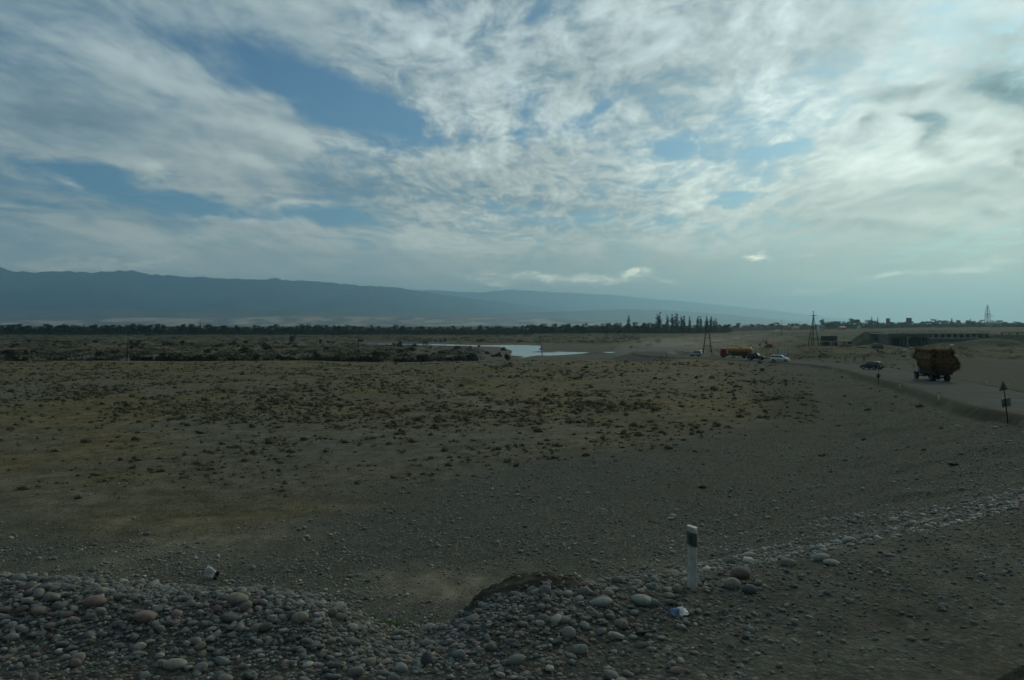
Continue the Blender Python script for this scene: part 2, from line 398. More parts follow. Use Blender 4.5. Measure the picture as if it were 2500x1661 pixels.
TRACKS = [[wpx(*p, 0) for p in [(780, 893), (850, 900), (960, 915), (1040, 938), (1110, 962), (1185, 992), (1270, 1020), (1400, 1045), (1560, 1062), (1720, 1068), (1850, 1062)]],
          [wpx(*p, 0) for p in [(1270, 1020), (1150, 1036), (980, 1050), (820, 1062)]],
          [wpx(*p, 0) for p in [(560, 878), (700, 886), (850, 900)]]]

def build_ground():
    th = np.concatenate([np.linspace(-180, -46, 30)[:-1], np.linspace(-46, -36, 30)[:-1], np.linspace(-36, 36, 830)[:-1], np.linspace(36, 46, 30)[:-1], np.linspace(46, 180, 30)])
    rr = [0.3, 1.2, 2.5, 4, 5, 5.8, 6.4]
    while rr[-1] < 30000:
        r = rr[-1]
        if r < 13: s = .045
        elif r < 25: s = .12
        elif r < 200: s = max(.2, .0058 * r)
        elif r < 520: s = 1.15 + (r - 200) * .003
        else: s = .011 * r * (1 + max(0, math.log(r / 2000)) * 2 if r > 2000 else 1)
        rr.append(r + s)
    rr = np.array(rr); th = np.radians(th)
    A, Rr = np.meshgrid(th, rr); x = np.sin(A) * Rr; y = np.cos(A) * Rr
    z, dd, sm, wsd, d, low = terrain(x, y, True)
    C, peb = zone_colour(x, y, z, dd, sm, wsd, d, low)
    nr, nt = x.shape
    i = np.arange(nr - 1)[:, None] * nt; j = np.arange(nt - 1)[None, :]
    q = np.stack([i + j, i + j + 1, i + j + 1 + nt, i + j + nt], -1).reshape(-1, 4)[:, ::-1]
    V = np.stack([x, y, z], -1).reshape(-1, 3)
    me = raw_mesh('ground', V, q, 4, True, C.reshape(-1, 3))
    at = me.attributes.new('Peb', 'FLOAT', 'POINT'); at.data.foreach_set('value', peb.ravel().astype(np.float32))
    print('ground verts', len(V))
    o = link('ground', me, ground_mat()); tag(o, kind='structure')
build_ground()

# ------------------------------------------------------------------ water
def water():
    m = bpy.data.materials.new('river_water'); m.use_nodes = True; nt = m.node_tree; b = nt.nodes['Principled BSDF']
    b.inputs['Base Color'].default_value = (.26, .32, .29, 1); b.inputs['Roughness'].default_value = .14; b.inputs['IOR'].default_value = 1.33
    tc = nt.nodes.new('ShaderNodeTexCoord'); mp = nt.nodes.new('ShaderNodeMapping'); mp.inputs['Scale'].default_value = (.6, 2.2, 1)
    nz = nt.nodes.new('ShaderNodeTexNoise'); nz.inputs['Scale'].default_value = 1.5; nz.inputs['Detail'].default_value = 4
    bp = nt.nodes.new('ShaderNodeBump'); bp.inputs['Strength'].default_value = .15; bp.inputs['Distance'].default_value = .1
    nt.links.new(tc.outputs['Object'], mp.inputs[0]); nt.links.new(mp.outputs[0], nz.inputs['Vector']); nt.links.new(nz.outputs['Fac'], bp.inputs['Height']); nt.links.new(bp.outputs[0], b.inputs['Normal'])
    mb = MB(); mb.add([(-170, 215, WZ), (75, 215, WZ), (75, 620, WZ), (-170, 620, WZ)], [(0, 1, 2, 3)])
    o = mb.build('river', m); tag(o, kind='structure')
water()

# ------------------------------------------------------------------ road ribbon
def road():
    P = RDS; V = []; Fq = []; n = len(P); us = [-4.6, -4.3, -2, 0, 2, 4.3, 4.6]
    for i in range(n):
        a = P[max(i - 1, 0)]; b = P[min(i + 1, n - 1)]
        t = np.array([b[0] - a[0], b[1] - a[1]]); t /= np.hypot(*t); nx, ny = t[1], -t[0]
        for u in us:
            V.append((P[i][0] + nx * u, P[i][1] + ny * u, P[i][2] + (-.06 if abs(u) > 4.5 else .02 - .012 * abs(u) / 4.3)))
    k = len(us)
    for i in range(n - 1):
        for j in range(k - 1): Fq.append((i * k + j, i * k + j + 1, (i + 1) * k + j + 1, (i + 1) * k + j))
    m = bpy.data.materials.new('dusty_asphalt'); m.use_nodes = True; nt = m.node_tree; b = nt.nodes['Principled BSDF']
    b.inputs['Roughness'].default_value = 1; b.inputs['Specular IOR Level'].default_value = .03
    tc = nt.nodes.new('ShaderNodeTexCoord'); nz = nt.nodes.new('ShaderNodeTexNoise'); nz.inputs['Scale'].default_value = .25; nz.inputs['Detail'].default_value = 7; nz.inputs['Roughness'].default_value = .65
    cr = nt.nodes.new('ShaderNodeValToRGB'); cr.color_ramp.elements[0].position = .36; cr.color_ramp.elements[0].color = (.082, .098, .096, 1); cr.color_ramp.elements[1].position = .7; cr.color_ramp.elements[1].color = (.122, .138, .132, 1)
    nt.links.new(tc.outputs['Object'], nz.inputs['Vector']); nt.links.new(nz.outputs['Fac'], cr.inputs[0]); nt.links.new(cr.outputs[0], b.inputs['Base Color'])
    me = raw_mesh('road', V, Fq, 4, True); o = link('road', me, m); tag(o, kind='structure')
road()

# ------------------------------------------------------------------ mountains
def interp(px, tab):
    t = np.array(tab, float); return np.interp(px, t[:, 0], t[:, 1])
K = 2500 / 2360.
MAIN = [(-300, 600), (0, 615), (20, 623), (70, 628), (160, 625), (210, 628), (250, 624), (300, 624), (350, 632), (430, 638), (500, 640), (590, 645), (700, 646), (760, 650), (830, 658), (900, 661), (940, 667), (985, 674), (1050, 682), (1120, 692), (1200, 701), (1300, 715), (1400, 730), (1500, 742), (1700, 750), (3000, 750)]
BACK = [(-300, 640), (800, 668), (985, 668), (1020, 669), (1060, 673), (1120, 673), (1180, 667), (1250, 672), (1320, 675), (1420, 680), (1480, 687), (1600, 697), (1700, 707), (1800, 718), (1900, 731), (2000, 741), (2200, 748), (3000, 750)]
LOWH = [(-300, 716), (0, 717), (200, 713), (400, 711), (600, 714), (800, 720), (1000, 722), (1150, 722), (1250, 719), (1350, 716), (1450, 713), (1520, 714), (1600, 719), (1700, 728), (1800, 738), (1900, 746), (2100, 750), (3000, 750)]
SUN_TINT = [(-300, 737), (0, 737), (60, 735), (130, 737), (250, 732), (500, 734), (700, 728), (1000, 733), (1250, 734), (1400, 740), (1600, 745), (3000, 751)]
RECEDE = {'mountains': .9, 'mountains_beyond': .35, 'foothills': .8, 'sun_tinted_hills': .6}
def rangehills(name, tab, Dr, Df, Db, seed, col, col2, amp):
    az = np.radians(np.linspace(-44, 40, 1000)); rows = np.linspace(0, 1, 70)
    A, T = np.meshgrid(az, rows); px = 1250 + F * np.tan(A)
    peak = (HZ - interp(px / K, tab) * K) / F + 1e-5
    t = T
    dist = np.where(t < .7, Df + (Dr - Df) * t / .7, Dr + (Db - Dr) * (t - .7) / .3)
    rec = 1 + RECEDE[name] * sstep(900, 1750, px); dist = dist * rec
    shape = np.where(t < .7, (t / .7) ** 1.25, 1 - ((t - .7) / .3) ** 1.5)
    crest = peak * Dr * rec
    u = A * 40
    gx = np.tan(A) * dist / 1700; gy = dist / 1900; er = ridged(gx + .6 * fbm(gx, gy, 2, seed + 9), gy, 5, seed) - .62
    z = crest * (shape + amp * er * np.sin(np.pi * np.clip(t / .7 if False else t, 0, 1)) * 1.0 * (1 - np.exp(-((t - .7) / .05) ** 2)))
    z = z + crest * .055 * (fbm(u * 4, t * 0, 4, seed + 5) - .5) * np.exp(-((t - .7) / .1) ** 2)
    z = np.where(t == 0, -12, z + H * shape - 4 * (1 - shape))
    X = np.tan(A) * dist; Y = dist
    c = np.clip((fbm(u * 1.3, t * 5, 4, seed + 7) - .35) / .3, 0, 1)[..., None]
    C = np.array(col) * (1 - c) + np.array(col2) * c
    nr, nt = X.shape; i = np.arange(nr - 1)[:, None] * nt; j = np.arange(nt - 1)[None, :]
    q = np.stack([i + j, i + j + 1, i + j + 1 + nt, i + j + nt], -1).reshape(-1, 4)
    me = raw_mesh(name, np.stack([X, Y, z], -1).reshape(-1, 3), q, 4, True, C.reshape(-1, 3))
    o = link(name, me, attr_mat(name + '_rock', .95, .05, nvar=.15, nscale=.004)); tag(o, kind='structure')
rangehills('mountains', MAIN, 14000, 9500, 16500, 60, (.022, .036, .045), (.04, .05, .055), .5)
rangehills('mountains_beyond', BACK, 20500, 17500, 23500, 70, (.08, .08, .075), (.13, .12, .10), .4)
rangehills('foothills', LOWH, 9000, 7800, 9600, 80, (.12, .115, .10), (.17, .15, .12), .35)
rangehills('sun_tinted_hills', SUN_TINT, 7200, 6200, 7600, 90, (.50, .40, .27), (.16, .15, .13), .3)  # pale low hills: sunlight on the strip is put into their colour

# ------------------------------------------------------------------ stones
def ico(sub):
    import bmesh
    bm = bmesh.new(); bmesh.ops.create_icosphere(bm, subdivisions=sub, radius=1)
    v = np.array([p.co[:] for p in bm.verts]); f = np.array([[q.index for q in t.verts] for t in bm.faces]); bm.free(); return v, f
ICO1, ICO2 = ico(1), ico(2)
def stone_cols(n):
    pal = np.array([(.17, .185, .175), (.13, .15, .15), (.22, .225, .205), (.2, .18, .15), (.28, .275, .24), (.10, .11, .11), (.21, .17, .15), (.155, .175, .165), (.34, .335, .30)])
    p = np.array([.2, .18, .14, .13, .08, .1, .05, .1, .02]); c = pal[RNG.choice(len(pal), n, p=p)]
    return c * RNG.uniform(.75, 1.25, (n, 1))
def stones(name, x, y, size, base, smooth, sink=.25, cols=None, flat=(.45, .8)):
    v, f = base; n = len(x); nv = len(v)
    z = terrain(x, y)
    S = np.stack([size * RNG.uniform(.8, 1.35, n), size * RNG.uniform(.6, 1.0, n), size * RNG.uniform(*flat, n)], -1) * .5
    V = v[None] * (1 + (.24 * (RNG.random((n, nv, 1)) - .5)) * RNG.choice([.5, 1, 1.6], (n, 1, 1)) + .15 * np.sin(v[None] @ RNG.normal(0, 2.2, (n, 3, 1)) + RNG.random((n, 1, 1)) * 6))
    V = V * S[:, None]
    ax = RNG.uniform(-.35, .35, n); ca, sa = np.cos(ax)[:, None], np.sin(ax)[:, None]
    X_, Z_ = V[..., 0] * ca - V[..., 2] * sa, V[..., 0] * sa + V[..., 2] * ca
    a = RNG.uniform(0, 6.28, n); c, s = np.cos(a)[:, None], np.sin(a)[:, None]
    W = np.stack([X_ * c - V[..., 1] * s + x[:, None], X_ * s + V[..., 1] * c + y[:, None], Z_ + (z + S[:, 2] * (1 - 2 * sink))[:, None]], -1)
    Fc = (f[None] + (np.arange(n) * nv)[:, None, None]).reshape(-1, 3)
    cc = stone_cols(n) if cols is None else cols
    C = np.repeat(cc[:, None, :], nv, 1).reshape(-1, 3)
    return raw_mesh(name, W.reshape(-1, 3), Fc, 3, smooth, C)
STONE = attr_mat('river_stone', .82, .25, nvar=.22, nscale=18, bump=.25, bscale=40)
def near_edge(n, lo, hi, xa, xb):
    """points on the near shoulder at a given distance inside its edge"""
    x = RNG.uniform(xa, xb, n * 6); y = RNG.uniform(5.5, 24, n * 6)
    d, zz, ww, sl = strip(x, y, RDS); dd = d - ww
    k = (dd > lo) & (dd < hi) & (y > 4)
    return x[k][:n], y[k][:n], dd[k][:n]
def build_stones():
    parts = []
    # windrow on the left: crowded cobbles
    x, y, dd = near_edge(48000, -2.9, .5, -9, 12)
    dens = 1.0 * np.exp(-((dd + .8) / 1.0) ** 2) * (1 - .84 * sstep(-1, 3.2, x)) * (1 - .85 * np.exp(-((x + 1.35) / .55) ** 2) * (dd > -1.1)) + .05
    k = RNG.random(len(x)) < dens; k &= RNG.random(len(x)) > earth(x, y) * 1.2; x, y = x[k], y[k]
    size = np.clip(RNG.lognormal(math.log(.041), .58, len(x)), .016, .17) * (1 - .5 * sstep(1.5, 5, x))
    o = link('gravel_windrow', stones('gravel_windrow', x, y, size, ICO2, True, .33, stone_cols(len(x)) * (1.0 - .2 * sstep(1, 4, x))[:, None], (.32, .68)), STONE)
    tag(o, 'rounded grey and tan river cobbles heaped along the near road shoulder', 'cobbles', kind='stuff'); print('windrow', len(x))
    # scattered on the shoulder
    x, y, dd = near_edge(30000, -6.5, .2, -8, 13)
    k = RNG.random(len(x)) < (.25 + .75 * sstep(.42, .6, fbm(x / .9, y / .9, 3, 51))) * (.06 + .94 * np.exp(np.minimum(0, (dd + 1.7)) / .9)) * (1 - .6 * sstep(1, 5, x)); x, y = x[k], y[k]
    size = np.clip(RNG.lognormal(math.log(.034), .45, len(x)), .014, .11)
    o = link('gravel_on_shoulder', stones('gravel_on_shoulder', x, y, size, ICO1, True, .3, stone_cols(len(x)) * 1.3), STONE)
    tag(o, 'small loose gravel scattered over the dark earth shoulder nearest the viewer', 'gravel', kind='stuff'); print('shoulder', len(x))
    # embankment and stony flat beyond
    n = 120000
    Y = 17 * (150 / 17.) ** RNG.random(n); px = RNG.uniform(-60, 2560, n); X = (px - 1250) / F * Y
    z, dd, sm, wsd, d, low = terrain(X, Y, True)
    C, peb = zone_colour(X, Y, z, dd, sm, wsd, d, low)
    keep = (RNG.random(n) < np.clip(peb, 0.04, 1) * (.3 + .9 * sstep(.38, .62, fbm(X / 2.5, Y / 2.5, 3, 52)))) & ((dd > .4)) & (RNG.random(n) < np.clip(38 / Y, .2, 1))
    X, Y = X[keep], Y[keep]; size = np.clip(RNG.lognormal(math.log(.068), .5, len(X)), .03, .36)
    o = link('pebbles_on_slope', stones('pebbles_on_slope', X, Y, size, ICO1, True, .2, stone_cols(len(X)) * 1.55, (.35, .6)), STONE)
    tag(o, 'grey river pebbles covering the stony slope and flat below the road', 'pebbles', kind='stuff'); print('slope', len(X))
build_stones()
def cobble(px, py, wpx_, hpx, col, label, rz=.3, ymax=24.):
    X, Y, Z = hit(px, py + hpx * .3, 7.5, ymax)
    v, f = ico(3); w = wpx_ * Y / F; h = hpx * Y / F
    nn = np.sin(v @ RNG.normal(0, 1.6, (3, 1)) + RNG.random() * 6) * .09 + np.sin(v @ RNG.normal(0, 3.5, (3, 1))) * .035
    V = v * (1 + nn) * np.array([w / 2, w / 2 * .75, h / 2 * 1.15])
    C = np.ones((len(v), 3)) * np.array(col)
    me = raw_mesh('cobble', V, f, 3, True, C); o = link('cobble', me, STONE)
    o.location = (X, Y, Z + h * .28); o.rotation_euler = (RNG.uniform(-.1, .1), RNG.uniform(-.15, .15), rz)
    tag(o, label, 'stone', 'large cobbles on the road edge')
g_, t_, b_, p_ = (.22, .235, .22), (.27, .25, .20), (.11, .115, .12), (.23, .175, .155)
for a in [(1050, 1492, 44, 40, (.33, .34, .31), 'pale egg shaped cobble standing upright in the cobble row right of the weed'),
          (578, 1464, 52, 26, t_, 'flat tan slab stone lying in the left part of the cobble row'),
          (354, 1506, 56, 26, p_, 'brownish flat cobble at left in the middle of the cobble row'),
          (232, 1468, 50, 22, p_, 'reddish brown flat cobble near the top of the cobble row at far left'),
          (734, 1506, 40, 22, (.3, .29, .23), 'pale tan rounded cobble below and left of the weed'),
          (428, 1622, 52, 22, (.3, .3, .26), 'pale oval cobble alone on dark gravel near the bottom at left'),
          (1042, 1612, 30, 34, b_, 'dark round cobble lying on the shoulder below the pale egg shaped cobble'),
          (1388, 1546, 34, 26, (.3, .3, .27), 'pale angular rock chip on dark gravel in the lower centre'),
          (1470, 1470, 50, 22, (.29, .3, .27), 'pale oblong cobble in the row left of the blue wrapper'),
          (1568, 1465, 56, 22, (.30, .32, .29), 'long pale greenish cobble just left of the white marker post foot'),
          (1652, 1438, 26, 22, t_, 'small round tan cobble touching the left side of the marker post'),
          (1742, 1365, 26, 22, (.29, .26, .2), 'round tan cobble right of the marker post at mid height'),
          (1783, 1364, 26, 26, g_, 'blue grey cobble between the round tan cobble and the large pale one'),
          (1827, 1357, 44, 20, (.31, .30, .26), 'large smooth pale cobble on the rim right of the marker post'),
          (1808, 1402, 54, 30, (.14, .125, .12), 'big dark brown boulder right of the marker post'),
          (1787, 1426, 42, 26, (.25, .26, .23), 'grey green cobble in front of the big dark boulder'),
          (1925, 1374, 42, 18, t_, 'flat tan cobble further right along the rim'),
          (2000, 1362, 50, 18, (.24, .255, .22), 'long flat greenish slab on the rim at right'),
          (2030, 1374, 44, 12, (.22, .235, .2), 'thin sloping slab stone below the long flat slab'),
          (2074, 1320, 40, 18, (.31, .31, .27), 'smooth pale cobble alone farthest right on the rim'),
          (1640, 1378, 50, 20, (.17, .15, .125), 'brown half buried cobble left of the marker post'),
          (1330, 1442, 34, 22, (.2, .19, .19), 'grey violet cobble in front of the dark soil mound'),
          (1334, 1432, 24, 24, (.27, .27, .25), 'pale rounded cobble on the right end of the soil mound'),
          (984, 1504, 34, 20, (.24, .23, .2), 'grey tan cobble just left of the egg shaped cobble'),
          (30, 1556, 34, 18, (.25, .25, .22), 'pale grey cobble at the left border of the cobble row'),
          (1830, 1440, 40, 22, (.1, .11, .11), 'dark grey cobble below the big dark boulder'),
          (46, 1412, 34, 20, g_, 'grey green cobble on the crest at the far left')]:
    cobble(*a)

# ------------------------------------------------------------------ scrub (ground cover)
SCRUB = attr_mat('dry_scrub_leaves', .95, .05)
def tufts(name, X, Y, w, h, cols, nb=14, blade=.5):
    n = len(X); Z = terrain(X, Y)
    # each tuft: nb small triangles spread through a low dome
    th = RNG.uniform(0, 6.28, (n, nb)); rad = np.sqrt(RNG.random((n, nb))) * .5; hz = RNG.random((n, nb)) * np.sqrt(np.clip(1 - (rad * 2) ** 2, .05, 1))
    cx = X[:, None] + np.cos(th) * rad * w[:, None]; cy = Y[:, None] + np.sin(th) * rad * w[:, None]; cz = Z[:, None] + hz * h[:, None] * .75 - .02
    s = (w * .5 + h * .3)[:, None] * blade * RNG.uniform(.5, 1.1, (n, nb))
    V = np.zeros((n, nb, 3, 3))
    for k in range(3):
        u = RNG.normal(0, 1, (n, nb, 3)); u /= np.linalg.norm(u, axis=-1, keepdims=True); u[..., 2] *= .75
        V[:, :, k, 0] = cx + u[..., 0] * s * .6; V[:, :, k, 1] = cy + u[..., 1] * s * .6; V[:, :, k, 2] = np.maximum(cz + u[..., 2] * s * .45, Z[:, None] - .03)
    Fc = np.arange(n * nb * 3).reshape(-1, 3)
    c = cols[:, None, None, :] * RNG.uniform(.6, 1.4, (n, nb, 1, 1)) * np.ones((1, 1, 3, 1))
    return raw_mesh(name, V.reshape(-1, 3), Fc, 3, False, c.reshape(-1, 3))
def mounds(name, X, Y, w, h, cols, nb, blade):
    a = tufts(name, X, Y, w, h, cols, nb, blade)
    # dense inner cushion under the sprays, ragged outline
    v, f = ICO2; v2 = v.copy(); n = len(X); nv = len(v)
    V = v2[None] * (1 + 1.1 * (RNG.random((n, nv, 1)) - .5)); V = V * np.stack([w * .19, w * .15, h * .42], -1)[:, None]
    th = RNG.uniform(0, 6.28, n); c, s_ = np.cos(th)[:, None], np.sin(th)[:, None]
    W = np.stack([V[..., 0] * c - V[..., 1] * s_ + X[:, None], V[..., 0] * s_ + V[..., 1] * c + Y[:, None], V[..., 2] + terrain(X, Y)[:, None]], -1)
    Fc = (f[None] + (np.arange(n) * nv)[:, None, None]).reshape(-1, 3)
    C = (cols[:, None, :] * RNG.uniform(.7, 1.15, (n, nv, 1))).reshape(-1, 3)
    va = np.empty(len(a.vertices) * 3, np.float32); a.vertices.foreach_get('co', va); na = len(a.vertices)
    ca = np.empty(na * 4, np.float32); a.color_attributes['Col'].data.foreach_get('color', ca)
    fa = np.arange(na).reshape(-1, 3)
    return raw_mesh(name, np.concatenate([va.reshape(-1, 3), W.reshape(-1, 3)]), np.concatenate([fa, Fc + na]), 3, False, np.concatenate([ca.reshape(-1, 4)[:, :3], C]))
def build_scrub():
    n = 60000
    Y = 24 * (235 / 24.) ** RNG.random(n); px = RNG.uniform(-60, 2300, n); X = (px - 1250) / F * Y
    z, dd, sm, wsd, d, low = terrain(X, Y, True); C, peb = zone_colour(X, Y, z, dd, sm, wsd, d, low)
    dens = (1 - peb * .9) * (.16 + .60 * sstep(.42, .60, fbm(X / 10, Y / 10, 4, 61))) * (low < .5)
    k = (RNG.random(n) < dens) & ((C[:, 2] < .128) | (RNG.random(n) < .3)) & (dd > 1.2) & (RNG.random(n) < np.clip((Y - 42) / 50, .0, 1)); X, Y = X[k], Y[k]; n = len(X)
    w = np.clip(RNG.lognormal(math.log(.62), .55, n), .2, 2.2); w = w * np.clip(.45 + Y / 130, .5, 1.15); h = w * RNG.uniform(.22, .42, n)
    pal = np.array([(.130, .124, .076), (.108, .110, .068), (.155, .140, .086), (.088, .092, .06), (.175, .152, .092)]); cols = pal[RNG.choice(5, n, p=[.3, .25, .2, .15, .1])] * .95
    o = link('dry_scrub', mounds('dry_scrub', X, Y, w, h, cols, 64, .125), SCRUB); tag(o, 'low dry scrub tufts dotted over the brown plain', 'scrub', kind='stuff'); print('scrub', n)
    # straw coloured grass
    n = 60000
    Y = 34 * (215 / 34.) ** RNG.random(n); px = RNG.uniform(-60, 2200, n); X = (px - 1250) / F * Y
    z, dd, sm, wsd, d, low = terrain(X, Y, True); C, peb = zone_colour(X, Y, z, dd, sm, wsd, d, low)
    a = fbm(X / 18, Y / 9, 4, 41); k = (RNG.random(n) < (.30 + .7 * sstep(.45, .58, a)) * (1 - peb) ** 1.5) & (C[:, 2] < .135) & (dd > 2) & (low < .3); X, Y = X[k], Y[k]; n = len(X)
    w = RNG.uniform(.3, 1.1, n); h = RNG.uniform(.08, .28, n); g1 = sstep(.35, .65, fbm(X / 11, Y / 11, 3, 75))[:, None]; cols = (np.array([.200, .168, .092]) * g1 + np.array([.140, .136, .082]) * (1 - g1)) * RNG.uniform(.6, 1.3, (n, 1))
    o = link('dry_grass', tufts('dry_grass', X, Y, w, h, cols, 24, .14), SCRUB); tag(o, 'straw yellow dry grass in patches on the plain', 'grass', kind='stuff'); print('grass', n)
    # flood plain and far scrub
    n = 30000
    Y = 214 * (880 / 214.) ** RNG.random(n); px = RNG.uniform(-60, 2560, n); X = (px - 1250) / F * Y
    z, dd, sm, wsd, d, low = terrain(X, Y, True)
    v = fbm(X / 14, Y / 30, 4, 47); bar = np.exp(-(((X - 45) / 50) ** 2 + ((Y - 345) / 70) ** 2) ** 2)
    k = (RNG.random(n) < (.25 + .75 * sstep(.40, .56, v)) * (1 - bar) * (1 - .65 * (Y < 245)) * ((px < 1180) | (Y > 480)) * (px < 1560) + (px >= 1560) * .10) & (dd > 4) & (wsd > 5); X, Y = X[k], Y[k]; n = len(X)
    w = np.clip(RNG.lognormal(math.log(1.9), .5, n), .7, 6); h = w * RNG.uniform(.35, .6, n) ; h = np.minimum(h, 2.0)
    pal = np.array([(.045, .055, .035), (.06, .065, .04), (.085, .08, .05), (.035, .05, .035)]); cols = pal[RNG.choice(4, n, p=[.35, .3, .2, .15])]
    o = link('flood_plain_scrub', tufts('flood_plain_scrub', X, Y, w, h, cols, 34, .30), SCRUB); tag(o, 'dark scrub covering the river flood plain before the trees', 'scrub', kind='stuff'); print('flood', n)
build_scrub()

# ------------------------------------------------------------------ leafy prototypes
LEAF = {}
def leaf_mat(name, col, v=.3):
    m = mat(name, col, .9, 0, v, 1.2, .1); LEAF[name] = m; return m
L_DARK = leaf_mat('dark_leaves', (.036, .056, .036)); L_MID = leaf_mat('green_leaves', (.05, .078, .04)); L_OLIVE = leaf_mat('olive_leaves', (.062, .068, .038)); L_BUSH = leaf_mat('bush_leaves', (.036, .046, .027)); L_BUSH2 = leaf_mat('brown_bush_leaves', (.06, .055, .036))
BARK = mat('bark', (.07, .06, .05), .9, 0, .3, 6)
def leaf_cloud(name, lobes, n, s, rng, material):
    """n small leaf sprays through lobes (cx,cy,cz,rx,ry,rz)"""
    V = []
    w = np.array([l[3] * l[4] * l[5] for l in lobes]) ** .66; w /= w.sum()
    for li in rng.choice(len(lobes), n, p=w):
        l = lobes[li]; u = rng.normal(0, 1, 3); u /= np.linalg.norm(u); r = rng.random() ** .42
        c = np.array(l[:3]) + u * r * np.array(l[3:6]) * rng.uniform(.85, 1.12)
        a = rng.normal(0, 1, 3); a /= np.linalg.norm(a); b = np.cross(a, rng.normal(0, 1, 3)); b /= np.linalg.norm(b)
        ss = s * rng.uniform(.5, 1.2)
        V += [c - a * ss, c + b * ss * .6, c + a * ss, c - b * ss * .6]
    V = np.array(V); V[:, 2] = np.maximum(V[:, 2], 0.0)
    me = raw_mesh(name, V, np.arange(len(V)).reshape(-1, 4), 4); me.materials.append(material); return me
def proto_tree(kind, seed, material):
    rng = np.random.default_rng(seed); mb = MB()
    if kind == 'poplar':
        hgt = 1.0; lobes = []
        nsp = rng.integers(2, 4)
        for q in range(nsp):
            ox = rng.uniform(-.05, .05) ; top = rng.uniform(.8, 1.0) if q else 1.0
            for i in range(7):
                t = i / 6; z = .12 + t * (top - .16); r = .085 * math.sin(math.pi * (.12 + .8 * t)) ** .7 * rng.uniform(.75, 1.15)
                lobes.append((ox + rng.uniform(-.01, .01), rng.uniform(-.03, .03), z, r, r, .10))
        n, s = 620, .026; mb.tube((0, 0, -.02), (0, 0, .8), .02, .004, 6)
    else:
        lobes = []
        for i in range(rng.integers(7, 11)):
            a = rng.uniform(0, 6.28); r = rng.uniform(.08, .34); z = rng.uniform(.38, .8)
            q = rng.uniform(.13, .24) * (1.1 - .5 * abs(z - .55)); lobes.append((math.cos(a) * r, math.sin(a) * r, z, q, q, q * .8))
            mb.tube((0, 0, .2), (math.cos(a) * r * .8, math.sin(a) * r * .8, z), .016, .004, 5)
        for i in range(4):
            a = rng.uniform(0, 6.28); lobes.append((math.cos(a) * .22, math.sin(a) * .22, .2, .2, .2, .16))
        n, s = 900, .045; mb.tube((0, 0, -.03), (rng.uniform(-.03, .03), 0, .5), .03, .015, 7)
    me = bpy.data.meshes.new('trunk'); me.from_pydata(mb.v, [], mb.f); me.update(); me.materials.append(BARK)
    return leaf_cloud('crown', lobes, n, s, rng, material), me
PROTO = {'poplar': [proto_tree('poplar', 100 + i, L_DARK if i < 3 else L_MID) for i in range(5)],
         'broad': [proto_tree('broad', 200 + i, [L_DARK, L_DARK, L_MID, L_OLIVE, L_MID, L_DARK][i]) for i in range(6)]}
def tree(kind, px, ytop, Y, wpx_=None, label=None, group=None, i=None, name=None, cat='tree'):
    X, Yv, Z = ground_at(px, Y); hgt = (H - (ytop - HZ) / F * Y) - Z
    cr, tr = PROTO[kind][i if i is not None else RNG.integers(len(PROTO[kind]))]
    o = empty(name or ('poplar_tree' if kind == 'poplar' else 'broadleaf_tree'), (X, Y, Z), RNG.uniform(0, 6.28))
    a = link('crown', cr); b = link('trunk', tr); a.parent = o; b.parent = o
    wr = 1.0 if wpx_ is None else (wpx_ * Y / F) / ((.19 if kind == 'poplar' else .8) * hgt)
    o.scale = (hgt * wr, hgt * wr, hgt); tag(o, label, cat, group); return o
